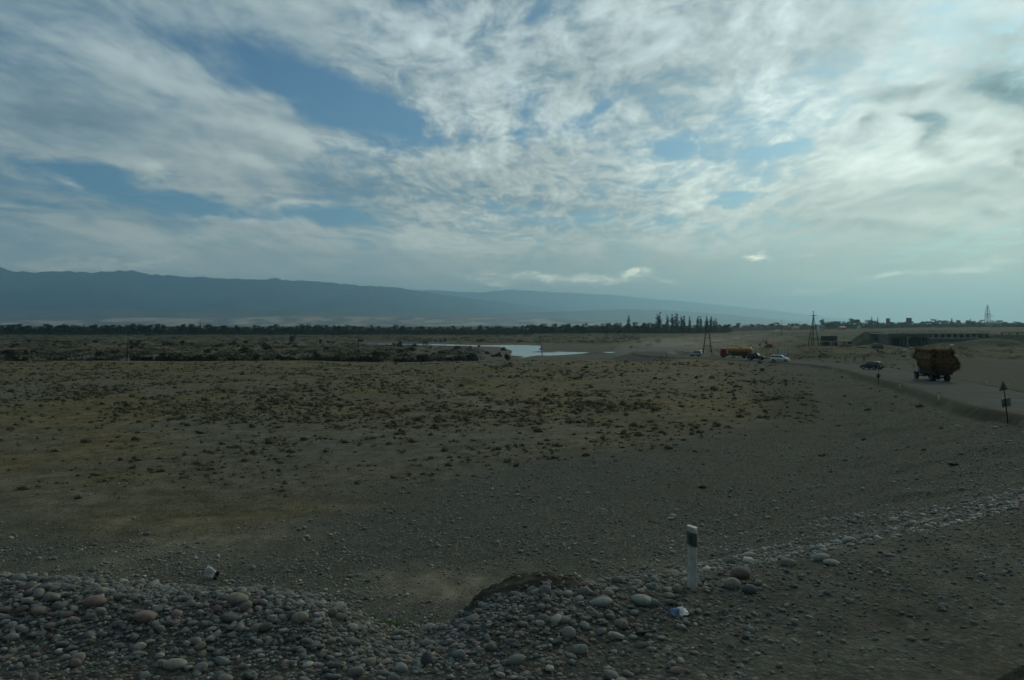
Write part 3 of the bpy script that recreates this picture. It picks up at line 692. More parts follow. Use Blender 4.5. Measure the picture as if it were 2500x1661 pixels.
def trees():
    # poplars standing over the tree line in the centre (photo columns and tops)
    G = 'poplars over the tree line'
    P = [(1535, 771, 7, 'lone small poplar rising left of the tallest poplar above the round trees'), (1608, 764, 12, 'tallest and thickest dark poplar in the row over the tree line'), (1629, 769, 7, 'slim poplar next right of the tallest one'),
         (1641, 769, 8, 'second slim poplar right of the tallest one'), (1652, 767, 11, 'broad tall poplar in the middle of the poplar row'), (1663, 772, 7, 'thin poplar with a sparse pale crown in the middle of the row'), (1670, 773, 8, 'sparse poplar at the right of the middle clump'),
         (1684, 774, 6, 'narrow pointed poplar standing alone in the gap'), (1703, 773, 7, 'poplar just left of the nearer pylon, first of four'), (1710, 774, 6, 'poplar just left of the nearer pylon, second of four'), (1724, 773, 8, 'poplar right behind the tip of the nearer pylon'), (1735, 774, 8, 'poplar just right of the tip of the nearer pylon'),
         (1743, 779, 5, 'short thin poplar right of the nearer pylon'), (1748, 778, 5, 'rightmost short poplar of the row, right of the nearer pylon')]
    for px, yt, w, lb in P: tree('poplar', px, yt, 880 + RNG.uniform(-20, 20), w * 1.45, lb, G)
    for px, yt, w, lb in [(489, 787, 5, 'left poplar of the close pair over the left tree line'), (750, 786, 4, 'left one of two thin poplars left of the centre'), (757, 785, 4, 'right one of two thin poplars left of the centre'), (156, 790, 5, 'small dark poplar in the left tree line'), (205, 790, 4, 'thin poplar right of the small dark one in the left tree line'),
                          (2128, 774, 4, 'thin spire poplar on the right skyline'), (2143, 775, 4, 'second thin spire poplar on the right skyline'), (2369, 777, 4, 'spire poplar left of the far lattice pylon'), (2323, 777, 6, 'small cone shaped tree on the right skyline')]:
        tree('poplar', px, yt, 900 if px < 1200 else 1250, w, lb, 'slim poplars along the horizon')
    # round trees of the same line
    for px, yt, w, lb in [(1326, 787, 16, 'dark round tree left of the open water, in the far tree line'), (1352, 787, 14, 'leafy tree with a forked top in the far tree line'), (1385, 787, 22, 'broad dark tree in the far tree line above the water'), (1424, 785, 20, 'isolated round topped tree above the right end of the water'),
                          (1480, 785, 26, 'wide round tree at the left end of the thick dark grove'), (1507, 785, 20, 'round tree second from left in the thick dark grove'), (1556, 783, 30, 'wide tree left of the tallest poplar in the grove'), (1580, 783, 26, 'dense round tree touching the tallest poplar'), (1597, 785, 16, 'small round tree under the tallest poplar'), (1535, 786, 26, 'bushy tree below the lone small poplar')]:
        tree('broad', px, yt, 850 + RNG.uniform(-25, 25), w, lb, 'round trees of the central grove')
    # continuous far line
    def line(a, b, n, base, var, Y, wa, wb, lb, grp, kinds=('broad',), dY=60):
        for px in np.linspace(a, b, n):
            px = px + RNG.uniform(-4, 4); yt = base(px) + 1.0 - var * 1.45 * RNG.random() ** 2
            tree(kinds[RNG.integers(len(kinds))], px, yt, Y + RNG.uniform(-dY, dY), None if False else RNG.uniform(wa, wb), lb, grp)
    line(-15, 470, 34, lambda p: 794.0, 6, 860, 16, 30, 'dark broadleaf tree in the left part of the far tree line', 'trees at the left of the far tree line')
    line(480, 860, 32, lambda p: 795.5, 6, 900, 12, 26, 'dark broadleaf tree in the far tree line left of the open water', 'trees in the far tree line left of the water')
    line(870, 1310, 34, lambda p: 796.8, 5, 980, 12, 26, 'green broadleaf tree in the far tree line behind the river', 'trees in the far tree line behind the river')
    line(1300, 1780, 36, lambda p: 792.5, 3, 930, 16, 28, 'dark broadleaf tree in the dense belt below the poplars', 'trees of the dense belt below the poplars')
    line(1780, 2020, 20, lambda p: 791, 5, 1150, 14, 26, 'hazy green tree beyond the dusty road', 'hazy trees beyond the dusty road')
    line(2010, 2515, 50, lambda p: 786 - 2 * np.sin(p / 40), 7, 1330, 14, 30, 'hazy tree on the low ridge behind the bridge', 'hazy trees on the ridge behind the bridge', dY=90)
    for px, yt, w, lb in [(30, 789, 34, 'broad dark tree at the far left end of the tree line'), (118, 788.5, 30, 'flat topped dark tree second clump from the left of the tree line'), (178, 790, 24, 'dark tree right of the thin poplar in the left tree line'), (288, 791, 20, 'rounded tree between the left poplars and the big dark grove'), (322, 788, 30, 'left tree of the big dark grove in the left tree line'), (348, 789, 30, 'right tree of the big dark grove in the left tree line'),
                          (398, 789, 18, 'small domed tree right of the big dark grove'), (450, 788, 22, 'tall round tree just left of the close poplar pair'), (468, 788.5, 20, 'round tree touching the close poplar pair'), (520, 789, 26, 'wide tree right of the close poplar pair'), (545, 790, 22, 'second wide tree right of the close poplar pair'), (582, 791, 16, 'small dark tree in the middle of the left tree line'), (738, 789, 18, 'dark tree at the foot of the two thin poplars'), (825, 791, 24, 'broad tree right of the two thin poplars'), (904, 791, 16, 'round tree above the centre pole'), (985, 793, 20, 'low round tree above the left water channel'), (1173, 791, 12, 'small domed tree standing alone above the water')]:
        tree('broad', px, yt, 840 + RNG.uniform(-15, 15), w, lb, 'taller trees of the far tree line')
    # understorey belt that reads as one mass
    V, C = [], []
    n = 26000; px = RNG.uniform(-60, 2560, n); Y = np.where(px < 1300, RNG.uniform(760, 1000, n), np.where(px < 1780, RNG.uniform(860, 1000, n), RNG.uniform(1050, 1450, n)))
    keep = RNG.random(n) < np.where(px < 1780, 1, .8); px, Y = px[keep], Y[keep]; X = (px - 1250) / F * Y
    w = RNG.uniform(3, 7, len(X)); h = RNG.uniform(2.0, 5.5, len(X)) * np.where(px < 1780, 1, 1.1)
    k = (RNG.random(len(X)) < .45); X, Y, w, h = X[k], Y[k], w[k], h[k]
    pal = np.array([(.04, .058, .038), (.052, .074, .042), (.064, .078, .045)]); cols = pal[RNG.choice(3, len(X))]
    o = link('tree_belt_undergrowth', tufts('tree_belt_undergrowth', X, Y, w, h, cols, 26, .34), SCRUB); tag(o, 'dense undergrowth between the far trees reading as one dark band', 'undergrowth', kind='stuff')
trees()
def woods():
    n = 1500; px = RNG.uniform(-60, 2560, n); Y = np.where(px < 1300, RNG.uniform(880, 1060, n), np.where(px < 1780, RNG.uniform(930, 1060, n), RNG.uniform(1250, 1560, n)))
    X = (px - 1250) / F * Y; top = np.interp(px, [0, 500, 900, 1300, 1320, 1750, 1850, 2050, 2100, 2560], [797, 798, 799, 800, 794, 795, 794, 792, 788, 786]) - RNG.uniform(-2.5, 2.5, n)
    h = np.maximum(H - (top - HZ) / F * Y - terrain(X, Y), 2.5); w = RNG.uniform(8, 17, n)
    pal = np.array([(.034, .05, .034), (.044, .064, .038), (.054, .07, .042)]); cols = pal[RNG.choice(3, n)]
    o = link('distant_woods', tufts('distant_woods', X, Y, w, h, cols, 200, .13), SCRUB); tag(o, 'dark wood closing the plain behind the single trees', 'woods', kind='stuff')
woods()

def proto_bush(seed, material, hr=.5):
    rng = np.random.default_rng(seed); lobes = []
    for i in range(rng.integers(5, 9)):
        a = rng.uniform(0, 6.28); r = rng.uniform(.05, .34); q = rng.uniform(.12, .22); lobes.append((math.cos(a) * r, math.sin(a) * r, rng.uniform(.06, .3) * hr / .5, q, q, q))
    return leaf_cloud('bush', lobes, 520, .045, rng, material)
BUSHES = [proto_bush(300 + i, [L_BUSH, L_BUSH, L_BUSH2, L_BUSH, L_OLIVE, L_BUSH][i]) for i in range(6)]
def bush(X, Y, w, h, label, group, i=None):
    o = link('bush', BUSHES[RNG.integers(6) if i is None else i]); o.location = (X, Y, tz(X, Y) - .05)
    o.scale = (w, w, h / .5); o.rotation_euler = (0, 0, RNG.uniform(0, 6.28)); tag(o, label, 'bush', group)
def bushes():
    def row(a, b, n, Y, hp, lb, grp, ii=(0, 1, 3, 5), dY=5):
        for px in np.linspace(a, b, n):
            px += RNG.uniform(-5, 5); y = Y + RNG.uniform(-dY, dY); h = hp * RNG.uniform(.7, 1.2) * y / F
            bush((px - 1250) / F * y, y, h * RNG.uniform(1.5, 2.4), h, lb, grp, ii[RNG.integers(len(ii))])
    row(975, 1150, 26, 226, 20, 'dark green bush in the long dense clump left of the open water', 'bushes of the long dense clump left of the water')
    row(828, 920, 15, 222, 20, 'dark bush of the dense clump around the wooden pole left of the centre', 'bushes of the dense clump around the pole')
    row(120, 185, 9, 222, 17, 'olive green bush of the low clump at the left edge of the terrace', 'bushes of the low clump at far left', (4, 0))
    row(0, 105, 9, 224, 19, 'dark bush of the leftmost group on the terrace edge', 'bushes of the leftmost group')
    row(205, 290, 9, 224, 18, 'dark bush left of the pole with the pale foot at the left', 'bushes just left of the left pole')
    row(325, 520, 26, 226, 22, 'dark green bush in the wide group right of the left pole', 'bushes in the wide group right of the left pole', dY=10)
    row(530, 700, 12, 228, 18, 'single dark bush on the terrace edge between the two main poles', 'single bushes on the terrace edge', (0, 2, 1), 8)
    row(710, 825, 13, 224, 22, 'brownish green bush of the group left of the pole at the centre', 'bushes left of the centre pole', (0, 2, 4))
    lbs = [('dark scattered bush on the flood plain at the left', 'scattered bushes on the flood plain at left', 0, 620, 70), ('dark scattered bush on the flood plain left of the water', 'scattered bushes on the flood plain left of the water', 620, 1240, 60), ('lone bush on the bare ground between the water and the road', 'bushes between water and road', 1545, 1640, 5)]
    for lb, grp, a, b, n in lbs:
        for k in range(n):
            px = RNG.uniform(a, b); Y = 245 * (560 / 245.) ** (RNG.random()); X = (px - 1250) / F * Y
            _, dd, _, wsd, _, _ = terrain(np.array([X]), np.array([Y]), True)
            if wsd[0] < 3 or dd[0] < 4: continue
            h = RNG.uniform(.8, 2.6); bush(X, Y, h * RNG.uniform(1.4, 2.8), h, lb, grp)
    for px, py, w, h, lb in [(713, 838, 16, 26, 'tall narrow bush standing at the thin water channel'), (976, 847, 18, 18, 'brown bush in front of the thin left channel'), (1086, 835, 12, 10, 'yellow green bush just above the channel'), (1540, 851, 16, 8, 'low dark bush on the grey flat right of the water'), (1560, 836, 14, 6, 'small dark bush behind the grey flat'),
                             (1855, 888, 14, 8, 'dark bush at the foot of the road bank below the white van'), (1861, 907, 16, 9, 'round dark bush below the white marker stake'), (2330, 1138, 40, 13, 'dark olive tuft on the stony slope at right'), (1430, 899, 16, 10, 'round dark bush on the plain below the water'), (1600, 926, 18, 10, 'dark bush on the plain below the water, further right'), (1702, 925, 16, 9, 'dark bush on the plain below the nearer pylon')]:
        X, Y, Z = hit(px, py); bush(X, Y, w * Y / F * 1.2, h * Y / F, lb, 'single bushes')
bushes()

# ------------------------------------------------------------------ posts, stakes, poles
M_WHITE = mat('worn_white_paint', (.74, .78, .76), .6, 0, .12, 6); M_BAND = mat('dark_grey_band', (.10, .12, .115), .6, 0, .2, 20)
M_STEEL = mat('dark_steel', (.055, .06, .06), .55, .4, .3, 5); M_GALV = mat('grey_sheet_metal', (.20, .22, .22), .5, .3, .2, 3)
M_WOODP = mat('old_pole_wood', (.075, .062, .05), .9, 0, .35, 4); M_CONC = mat('concrete', (.40, .41, .38), .9, 0, .25, 1.5); M_CONCD = mat('weathered_concrete', (.15, .155, .145), .9, 0, .3, 1.0, bump=.3, bscale=3)
M_REFL = mat('dark_reflector', (.06, .07, .065), .3)
M_POST = mat('dusty_post_plastic', (.72, .76, .74), .6, 0, .1, 9, dirt=(.42, .42, .36))
def near_post():
    X, Y, Z = hit(1690, 1436, 8, 20)
    t = empty('marker_post', (X, Y, Z), R(-28)); tag(t, 'white plastic road marker post with dark reflector band on the near verge', 'marker post', 'white marker posts along the road')
    hp = 147 / F * Y; w = .058; b = MB()
    # hollow-backed body: a shallow wedge section with a slanted top
    prof = [(-w, -.02), (-w, .012), (-.012, .05), (.012, .05), (w, .012), (w, -.02)]
    n = len(prof); top = lambda x: hp - .0 + (-.35 * (x + w)) * .55
    vs = [(x, -y, -.2) for x, y in prof] + [(x * .97, -y, top(x)) for x, y in prof]
    b.add(vs, [tuple(range(n)), tuple(range(2 * n - 1, n - 1, -1))] + [(i, n + i, n + (i + 1) % n, (i + 1) % n) for i in range(n)])
    b.build('post_body', M_POST, t, bevel=.004)
    # slanted dark band around the upper part, 2 mm proud
    e = .003; vs = []
    for zf in (hp * .73, hp * .955):
        vs += [(x * (1 + e / w) * .985, -y - (e if y > 0 else -e), zf - .35 * (x + w) * .8) for x, y in prof]
    c = MB(); c.add(vs, [tuple(range(n)), tuple(range(2 * n - 1, n - 1, -1))] + [(i, n + i, n + (i + 1) % n, (i + 1) % n) for i in range(n)]); c.build('reflector_band', M_BAND, t)
    r = MB(); r.box((-.002, -.0565, hp * .825), (.038, .006, hp * .13)); ro = r.build('reflector', M_REFL, t, bevel=.002)
    c = MB(); c.box((0, -.012, hp + .012), (w * 2.1, .085, .016), rot=(0, .19, 0)); c.build('cap', M_POST, t, bevel=.003)
near_post()
def small_post(px, pyt, pyb, label, lean=0.0, m=M_WHITE, band=True, ymin=25, name='marker_post', cat='marker post', grp='white marker posts along the road', w=.10):
    X, Y, Z = hit(px, pyb, ymin, 600); h = (pyb - pyt) / F * Y
    t = empty(name, (X, Y, Z - .05), .3); t.rotation_euler = (0, lean, .3)
    b = MB(); b.prism([(-w / 2, 0), (w / 2, 0), (w / 2, h), (-w / 2, h + .05)], -.03, .03); b.build('post_body', m, t, bevel=.006)
    if band:
        c = MB(); c.box((0, 0, h * .84), (w + .008, .068, h * .16)); c.build('reflector_band', M_BAND, t)
    tag(t, label, cat, grp)
small_post(2197, 932, 951, 'slim white marker post left of the hay truck wheels, on the road edge strip')
small_post(2292, 954, 978, 'slim white marker post below the road in front of the hay truck')
small_post(2409, 920, 938, 'faint white marker post on the far side of the road right of the hay truck', w=.08)
small_post(1863, 888, 901, 'short pale stake below the black off-roader and the white van', band=True)
small_post(2032, 896, 906, 'short white post on the road bank between the white van and the dark estate car')
small_post(1683, 867, 874, 'tiny white post at the left end of the visible asphalt', band=False)
small_post(432, 901, 924, 'pale stake with a yellowish top on the plain at the left', -.03, mat('pale_wood_stake', (.36, .33, .25), .8, 0, .2, 5), False, 20, 'survey_stake', 'stake', 'survey stakes on the plain', .09)
small_post(1101, 889, 922, 'pale leaning stake on the plain right of the centre pole', -.08, bpy.data.materials['pale_wood_stake'], False, 20, 'survey_stake', 'stake', 'survey stakes on the plain', .09)
small_post(1058, 905, 922, 'thin dim stake left of the pale leaning stake on the plain', .02, mat('grey_wood_stake', (.2, .19, .15), .8), False, 20, 'survey_stake', 'stake', 'survey stakes on the plain', .07)
small_post(1616, 866, 873, 'short dark post in the dust left of the silver minivan', 0, M_WOODP, False, 20, 'fence_post', 'post', 'dark posts at the road bend', .2)
small_post(1627, 864, 872, 'second short dark post in the dust left of the silver minivan', 0, M_WOODP, False, 20, 'fence_post', 'post', 'dark posts at the road bend', .2)
def pole(px, pyt, pyb, label, lean=0, stub=.25, arm=True, r=.13, Y=None, grp='wooden power poles'):
    if Y is None: X, Y, Z = hit(px, pyb, 60, 900)
    else: X, Y, Z = ground_at(px, Y)
    top = H - (pyt - HZ) / F * Y; h = top - Z
    t = empty('power_pole', (X, Y, Z - .1), .1); tag(t, label, 'power pole', grp)
    b = MB(); b.tube((0, 0, h * stub * .55 if stub else 0), (lean * h, 0, h), r, r * .6, 8); b.build('pole', M_WOODP, t, True)
    if stub:
        c = MB(); c.box((.02, .16, h * stub / 2), (.24, .18, h * stub)); c.build('concrete_foot', M_CONC, t, bevel=.02)
        g = MB(); g.tube((0, .06, h * stub * .8), (0, .06, h * stub * .86), r * 1.7, n=8); g.build('binding', M_STEEL, t)
    if arm:
        a = MB(); a.box((lean * h * .95, 0, h * .955), (1.3, .1, .1))
        ao = a.build('crossarm', M_WOODP, t, bevel=.01)
        for s in (-.55, 0, .55):
            i = MB(); i.tube((lean * h * .95 + s, 0, h * .955 + .05), (lean * h * .95 + s, 0, h * .955 + .25), .05, .03, 6); i.build('insulator', M_CONC, ao)
pole(312, 815, 882, 'dark wooden pole with pale foot among bushes at the left', .012)
pole(875, 799, 882, 'tall wooden pole with pale concrete foot left of the centre', 0.0)
pole(1324, 815, 870, 'leaning wooden pole standing before the open water', -.11, 0, False, .14)
pole(1909, 780, 823, 'dark pole with small crossarm left of the right pylon', -.01, 0, True, .16)
pole(1886, 799, 829, 'thin dim pole beside the orange excavator', 0, 0, True, .1)
for px, yt, Y, lb in [(2012, 781, 900, 'left of two thin distant poles over the trees right of the pylon'), (2023, 780, 900, 'right of two thin distant poles over the trees right of the pylon'), (1951, 784, 1000, 'thin distant pole over the trees left of the right pylon'), (1098, 785, 850, 'thin distant pole over the far tree line right of the centre pole')]:
    pole(px, yt, 800, lb, 0, 0, True, .18, Y, 'thin distant poles')
def aframe(px, py_base, py_top, Y, legs, spread, bars, label, top='spike', rz=0):
    X, Y, Z = ground_at(px, Y); top_z = H - (py_top - HZ) / F * Y; h = top_z - Z
    t = empty('power_pylon', (X, Y, Z - .2), rz); tag(t, label, 'pylon'); h += .2
    apex = h * (.86 if top == 'arms' else .98)
    feet = [(-spread, 0), (spread, 0)] if legs == 2 else [(-spread, -spread * .5), (spread, -spread * .5), (-spread * .35, spread * 1.2), (spread * 1.0, spread * 1.2)]
    for fx, fy in feet:
        b = MB(); b.tube((fx, fy, 0), (fx * .04, fy * .04, apex), .17, .11, 8); b.build('leg', M_STEEL if legs == 4 else M_WOODP, t, True)
        c = MB(); c.box((fx, fy, .3), (.5, .5, 1.0)); c.build('footing', M_CONC, t, bevel=.03)
    for k, bz in enumerate(bars):
        f = 1 - bz * .96
        b = MB()
        pts = [(fx * f, fy * f, bz * apex) for fx, fy in feet]
        for i in range(len(pts)):
            if legs == 2 and i: break
            p, q = Vector(pts[i]), Vector(pts[(i + 1) % len(pts)]) 
            d = (q - p).normalized() * .5; b.tube(p - d, q + d, .09, n=6)
        b.build('cross_brace', M_WOODP if legs == 2 else M_STEEL, t)
    b = MB(); b.tube((0, 0, apex * .93), (0, 0, h), .16, .1, 8); b.build('mast', M_STEEL, t)
    if top == 'arms':
        a = MB(); a.tube((-1.5, 0, h * .885), (0, 0, h * .87), .06, .14, 6); a.tube((0, 0, h * .87), (1.75, 0, h * .885), .14, .09, 6); a.box((0, 0, h * .878), (1.1, .5, .3)); a.build('crossarm', M_STEEL, t, bevel=.02)
        a = MB(); a.tube((-.65, 0, h * .985), (.4, 0, h * .985), .05, n=6); a.build('top_arm', M_STEEL, t)
        for s in (-1.45, 1.7, -.6):
            i = MB(); zz = h * .885 if abs(s) > 1 else h * .985; i.tube((s, 0, zz), (s, 0, zz + .3), .07, .04, 6); i.build('insulator', M_GALV, t)
aframe(1727, 868, 783, 253, 2, 1.42, (.26, .50), 'two legged dark wooden pylon behind the silver minivan and tanker', 'spike')
aframe(1986, 840, 760, 330, 4, 2.1, (.30, .47), 'taller dark four legged pylon with crossarms right of the centre road', 'arms', .35)

def sign(px, pyt, pyb, lean, plates, label, w=.07):
    X, Y, Z = hit(px, pyb, 20, 200); h = (pyb - pyt) / F * Y
    t = empty('road_sign', (X, Y, Z - .15), .25); t.rotation_euler = (0, lean, .25); tag(t, label, 'road sign', 'road signs seen from behind')
    b = MB(); b.tube((0, 0, 0), (0, 0, h + .15), w / 2, n=10); b.build('post', M_STEEL, t, True)
    for kind, z, s in plates:
        p = MB()
        if kind == 'round': p.tube((0, .05, z), (0, .075, z), s, n=28)
        if kind == 'triangle': p.add([(-s, .05, z - s * .6), (s, .05, z - s * .6), (0, .05, z + s * 1.1), (-s, .075, z - s * .6), (s, .075, z - s * .6), (0, .075, z + s * 1.1)], [(0, 1, 2), (5, 4, 3), (0, 3, 4, 1), (1, 4, 5, 2), (2, 5, 3, 0)])
        if kind == 'rect': p.box((s * .3, .0625, z), (s * 2, .025, s * 1.55))
        po = p.build('sign_plate', M_GALV, t, bevel=.004)
        c = MB(); c.box((0, .02, z - s * .3), (s * 1.4, .04, .04)); c.build('bracket', M_STEEL, po)
sign(2145, 884, 940, 0, [('round', 1.35, .33), ('triangle', 2.45, .30)], 'dark post with round and triangular plates seen from behind beside the dark car')
sign(2461, 936, 1032, -.13, [('rect', 1.45, .36), ('triangle', 2.5, .38)], 'dark leaning sign post with grey plates at the right border')
M_YEL = mat('chevron_yellow', (.50, .36, .03), .5); M_BLK = mat('chevron_black', (.02, .02, .02), .5)
for px, w in [(2063, 1), (2086, 2), (2109, 3)]:
    X, Y, Z = hit(px, 886, 150, 230); X, Y = X, Y
    t = empty('chevron_sign', (X, Y, Z), .42); tag(t, {1: 'yellow board with black left arrow, leftmost of the three chevrons', 2: 'yellow board with black left arrow, middle one of the three chevrons', 3: 'yellow board with black left arrow, nearest to the dark estate car'}[w], 'chevron sign', 'chevron boards on the outer bend')
    b = MB(); b.tube((-.2, 0, -.2), (-.2, 0, .7), .03, n=6); b.tube((.2, 0, -.2), (.2, 0, .7), .03, n=6); b.build('post', M_STEEL, t)
    b = MB(); b.box((0, -.04, 1.0), (.85, .03, .85)); bo = b.build('board', M_YEL, t, bevel=.01)
    s = .3; b = MB(); y = -.062
    b.add([(-s * .75, y, 1.0), (s * .35, y, 1.0 + s * 1.2), (s * 1.05, y, 1.0 + s * 1.2), (0, y, 1.0), (s * 1.05, y, 1.0 - s * 1.2), (s * .35, y, 1.0 - s * 1.2)] + [(-s * .75, y + .006, 1.0), (s * .35, y + .006, 1.0 + s * 1.2), (s * 1.05, y + .006, 1.0 + s * 1.2), (0, y + .006, 1.0), (s * 1.05, y + .006, 1.0 - s * 1.2), (s * .35, y + .006, 1.0 - s * 1.2)],
          [(0, 3, 2, 1), (0, 5, 4, 3), (6, 7, 8, 9), (6, 9, 10, 11)]); b.build('arrow', M_BLK, bo)

# ------------------------------------------------------------------ vehicles (forward is +x, wheels on z = 0)
M_GLASS = mat('window_glass', (.03, .04, .045), .08, 0, spec=.6); M_TYRE = mat('tyre_rubber', (.02, .02, .02), .9); M_RIM = mat('wheel_rim', (.35, .36, .36), .35, .6)
M_LAMP = mat('headlamp_glass', (.7, .72, .7), .15); M_TAIL = mat('tail_lamp', (.25, .02, .02), .3); M_TRIM = mat('black_trim', (.025, .025, .025), .6); M_PLATE = mat('number_plate', (.6, .62, .6), .5)
def wheel(t, x, y, r, w=.2, rim=None):
    s = 1 if y > 0 else -1
    b = MB(); b.tube((x, y - w / 2, r), (x, y + w / 2, r), r, n=24); wo = b.build('wheel', M_TYRE, t, bevel=.025); rim = rim or (M_RIM if r < .4 else M_STEEL)
    b = MB(); b.tube((x, y + s * (w / 2 - .01), r), (x, y + s * (w / 2 + .012), r), r * .62, n=16); b.build('rim', rim, wo)
def car(loc, heading, body, kind, label, name, cat, grp=None, L=4.5, W=1.75, Ht=1.5, lights=False, roofrack=False):
    t = empty(name, loc, heading); tag(t, label, cat, grp)
    h = Ht; r = .33 if kind != 'suv' else .38; sill = .28 if kind != 'suv' else .4; bl = h * .60
    f, k = L / 2, -L / 2
    if kind == 'sedan': low = [(k, sill), (f - .1, sill), (f, .45), (f - .03, .62), (f - .35, .72), (f - 1.15, .86), (k + 1.0, .92), (k + .15, .88), (k, .7)]; cab = [(f - 1.25, .86), (f - 2.0, h - .04), (f - 2.3, h), (k + 1.55, h), (k + 1.2, h - .06), (k + .55, .90)]
    elif kind == 'hatch': low = [(k, sill), (f - .1, sill), (f, .45), (f - .03, .64), (f - .3, .74), (f - 1.0, .88), (k + .1, .92), (k, .75)]; cab = [(f - 1.1, .87), (f - 1.75, h - .04), (f - 2.05, h), (k + .6, h), (k + .4, h - .08), (k + .12, .91)]
    elif kind == 'suv': low = [(k, sill), (f - .1, sill), (f, .6), (f, .92), (f - .2, 1.02), (f - 1.15, 1.1), (k + .08, 1.12), (k, .95)]; cab = [(f - 1.15, 1.09), (f - 1.75, h - .05), (f - 2.0, h), (k + .35, h), (k + .2, h - .08), (k + .08, 1.11)]
    else: low = [(k, sill), (f - .08, sill), (f, .5), (f - .02, .74), (f - .25, .88), (f - .95, 1.06), (k + .05, 1.08), (k, .8)]; cab = [(f - .95, 1.05), (f - 1.75, h - .05), (f - 2.1, h), (k + .3, h), (k + .14, h - .1), (k + .05, 1.07)]
    b = MB(); b.prism(low, -W / 2, W / 2, -W / 2 * .96, W / 2 * .96, (.7, 1.1)); bo = b.build('body', body, t, True, .06, 3)
    zt = (cab[0][1], h); wi = W * .36
    b = MB(); b.prism(cab, -W / 2 * .95, W / 2 * .95, -wi, wi, zt); co = b.build('cabin', body, t, True, .035, 2)
    # glass set a few mm proud of the cabin
    def ysd(z): q = (z - zt[0]) / (zt[1] - zt[0]); return W / 2 * .95 + (wi - W / 2 * .95) * q
    z0 = zt[0] + .07; z1 = h - .13
    def xat(side, z):   # front / rear cabin outline x at height z
        pts = [cab[0], cab[1]] if side > 0 else [cab[-1], cab[-2]]
        (xa, za), (xb, zb) = pts; return xa + (xb - xa) * (z - za) / (zb - za)
    for s in (-1, 1):
        xs0 = (xat(-1, z0) + .12, xat(-1, z1) + .14); xs1 = (xat(1, z0) - .12, xat(1, z1) - .1)
        npan = 2 if kind in ('sedan', 'hatch') else 3
        for i in range(npan):
            a0 = xs0[0] + (xs1[0] - xs0[0]) * i / npan + .04; a1 = xs0[0] + (xs1[0] - xs0[0]) * (i + 1) / npan - .04
            c0 = xs0[1] + (xs1[1] - xs0[1]) * i / npan + .04; c1 = xs0[1] + (xs1[1] - xs0[1]) * (i + 1) / npan - .04
            g = MB(); o = .012
            q = [(a0, s * (ysd(z0) + o), z0), (a1, s * (ysd(z0) + o), z0), (c1, s * (ysd(z1) + o), z1), (c0, s * (ysd(z1) + o), z1)]
            q2 = [(x, y - s * .03, z) for x, y, z in q]; g.add(q + q2, [(0, 1, 2, 3), (7, 6, 5, 4), (0, 4, 5, 1), (1, 5, 6, 2), (2, 6, 7, 3), (3, 7, 4, 0)]); g.build('side_window', M_GLASS, co)
    for s, nm in ((1, 'windscreen'), (-1, 'rear_window')):
        g = MB(); o = .014 * s; a = xat(s, z0) + o; c = xat(s, z1 + .02) + o; y0 = ysd(z0) - .1; y1 = ysd(z1) - .1
        q = [(a, -y0, z0), (a, y0, z0), (c, y1, z1 + .02), (c, -y1, z1 + .02)]; q2 = [(x - .03 * s, y, z) for x, y, z in q]
        g.add(q + q2, [(0, 1, 2, 3), (7, 6, 5, 4), (0, 4, 5, 1), (1, 5, 6, 2), (2, 6, 7, 3), (3, 7, 4, 0)]); g.build(nm, M_GLASS, co)
    for x in (f - .82, k + .78):
        for s in (-1, 1): wheel(t, x, s * (W / 2 - .09), r)
    lz = .66 if kind in ('sedan', 'hatch') else .82
    for s in (-1, 1):
        b = MB(); b.box((f - .07, s * W * .37, lz), (.16, .3, .14)); b.build('headlight', M_HEAD if lights else M_LAMP, t, bevel=.02)
        b = MB(); b.box((k + .05, s * W * .42, lz + .08), (.12, .16, .26)); b.build('tail_light', M_TAIL, t, bevel=.02)
        b = MB(); b.box((xat(1, z0) - .35, s * (W / 2 + .08), z0 + .05), (.1, .16, .13)); b.build('mirror', M_TRIM, t, bevel=.02)
    b = MB(); b.box((f - .02, 0, sill + .1), (.14, W * .92, .16)); b.build('front_bumper', M_TRIM if kind == 'suv' else body, t, bevel=.03)
    b = MB(); b.box((k + .02, 0, sill + .1), (.14, W * .92, .16)); b.build('rear_bumper', M_TRIM if kind == 'suv' else body, t, bevel=.03)
    b = MB(); b.box((f + .02, 0, lz - .06), (.05, W * .36, .13)); b.build('grille', M_TRIM, t)
    b = MB(); b.box((k - .015, 0, lz - .02), (.03, .5, .12)); b.build('number_plate', M_PLATE, t)
    if roofrack:
        for s in (-1, 1):
            b = MB(); b.tube((-L * .3, s * wi * .9, h + .05), (L * .1, s * wi * .9, h + .05), .022, n=6); b.build('roof_rail', M_GALV, t)
    return t
M_HEAD = mat('lit_headlamp', (.8, .82, .8), .2, emit=((1, .97, .9), 3.0))
P_WHITE = mat('white_car_paint', (.86, .88, .87), .25, 0, .06, 2, .5); P_DARK = mat('dark_green_black_paint', (.02, .026, .028), .5, 0, spec=.2); P_SILV = mat('silver_car_paint', (.42, .45, .45), .3, .4, .06, 2)
def rdz(X, Y):
    a, zz, ww, sl = strip(np.array([X]), np.array([Y]), RDS); return float(zz[0]) + .015 if a[0] < 4.6 else tz(X, Y)
def on(px, Y): X = (px - 1250) / F * Y; return (X, Y, rdz(X, Y))
car(on(1904, 193), math.atan2(-.52, .85), P_WHITE, 'van', 'white minivan with roof rails driving towards the viewer on the bend', 'white_minivan', 'minivan', 'cars on the near bend', 4.4, 1.72, 1.62, roofrack=True)
car(on(1846, 204), math.atan2(-.60, .80), P_DARK, 'suv', 'black off-road car between the tanker and the white minivan', 'off_road_car', 'car', 'cars on the near bend', 4.3, 1.75, 1.78)
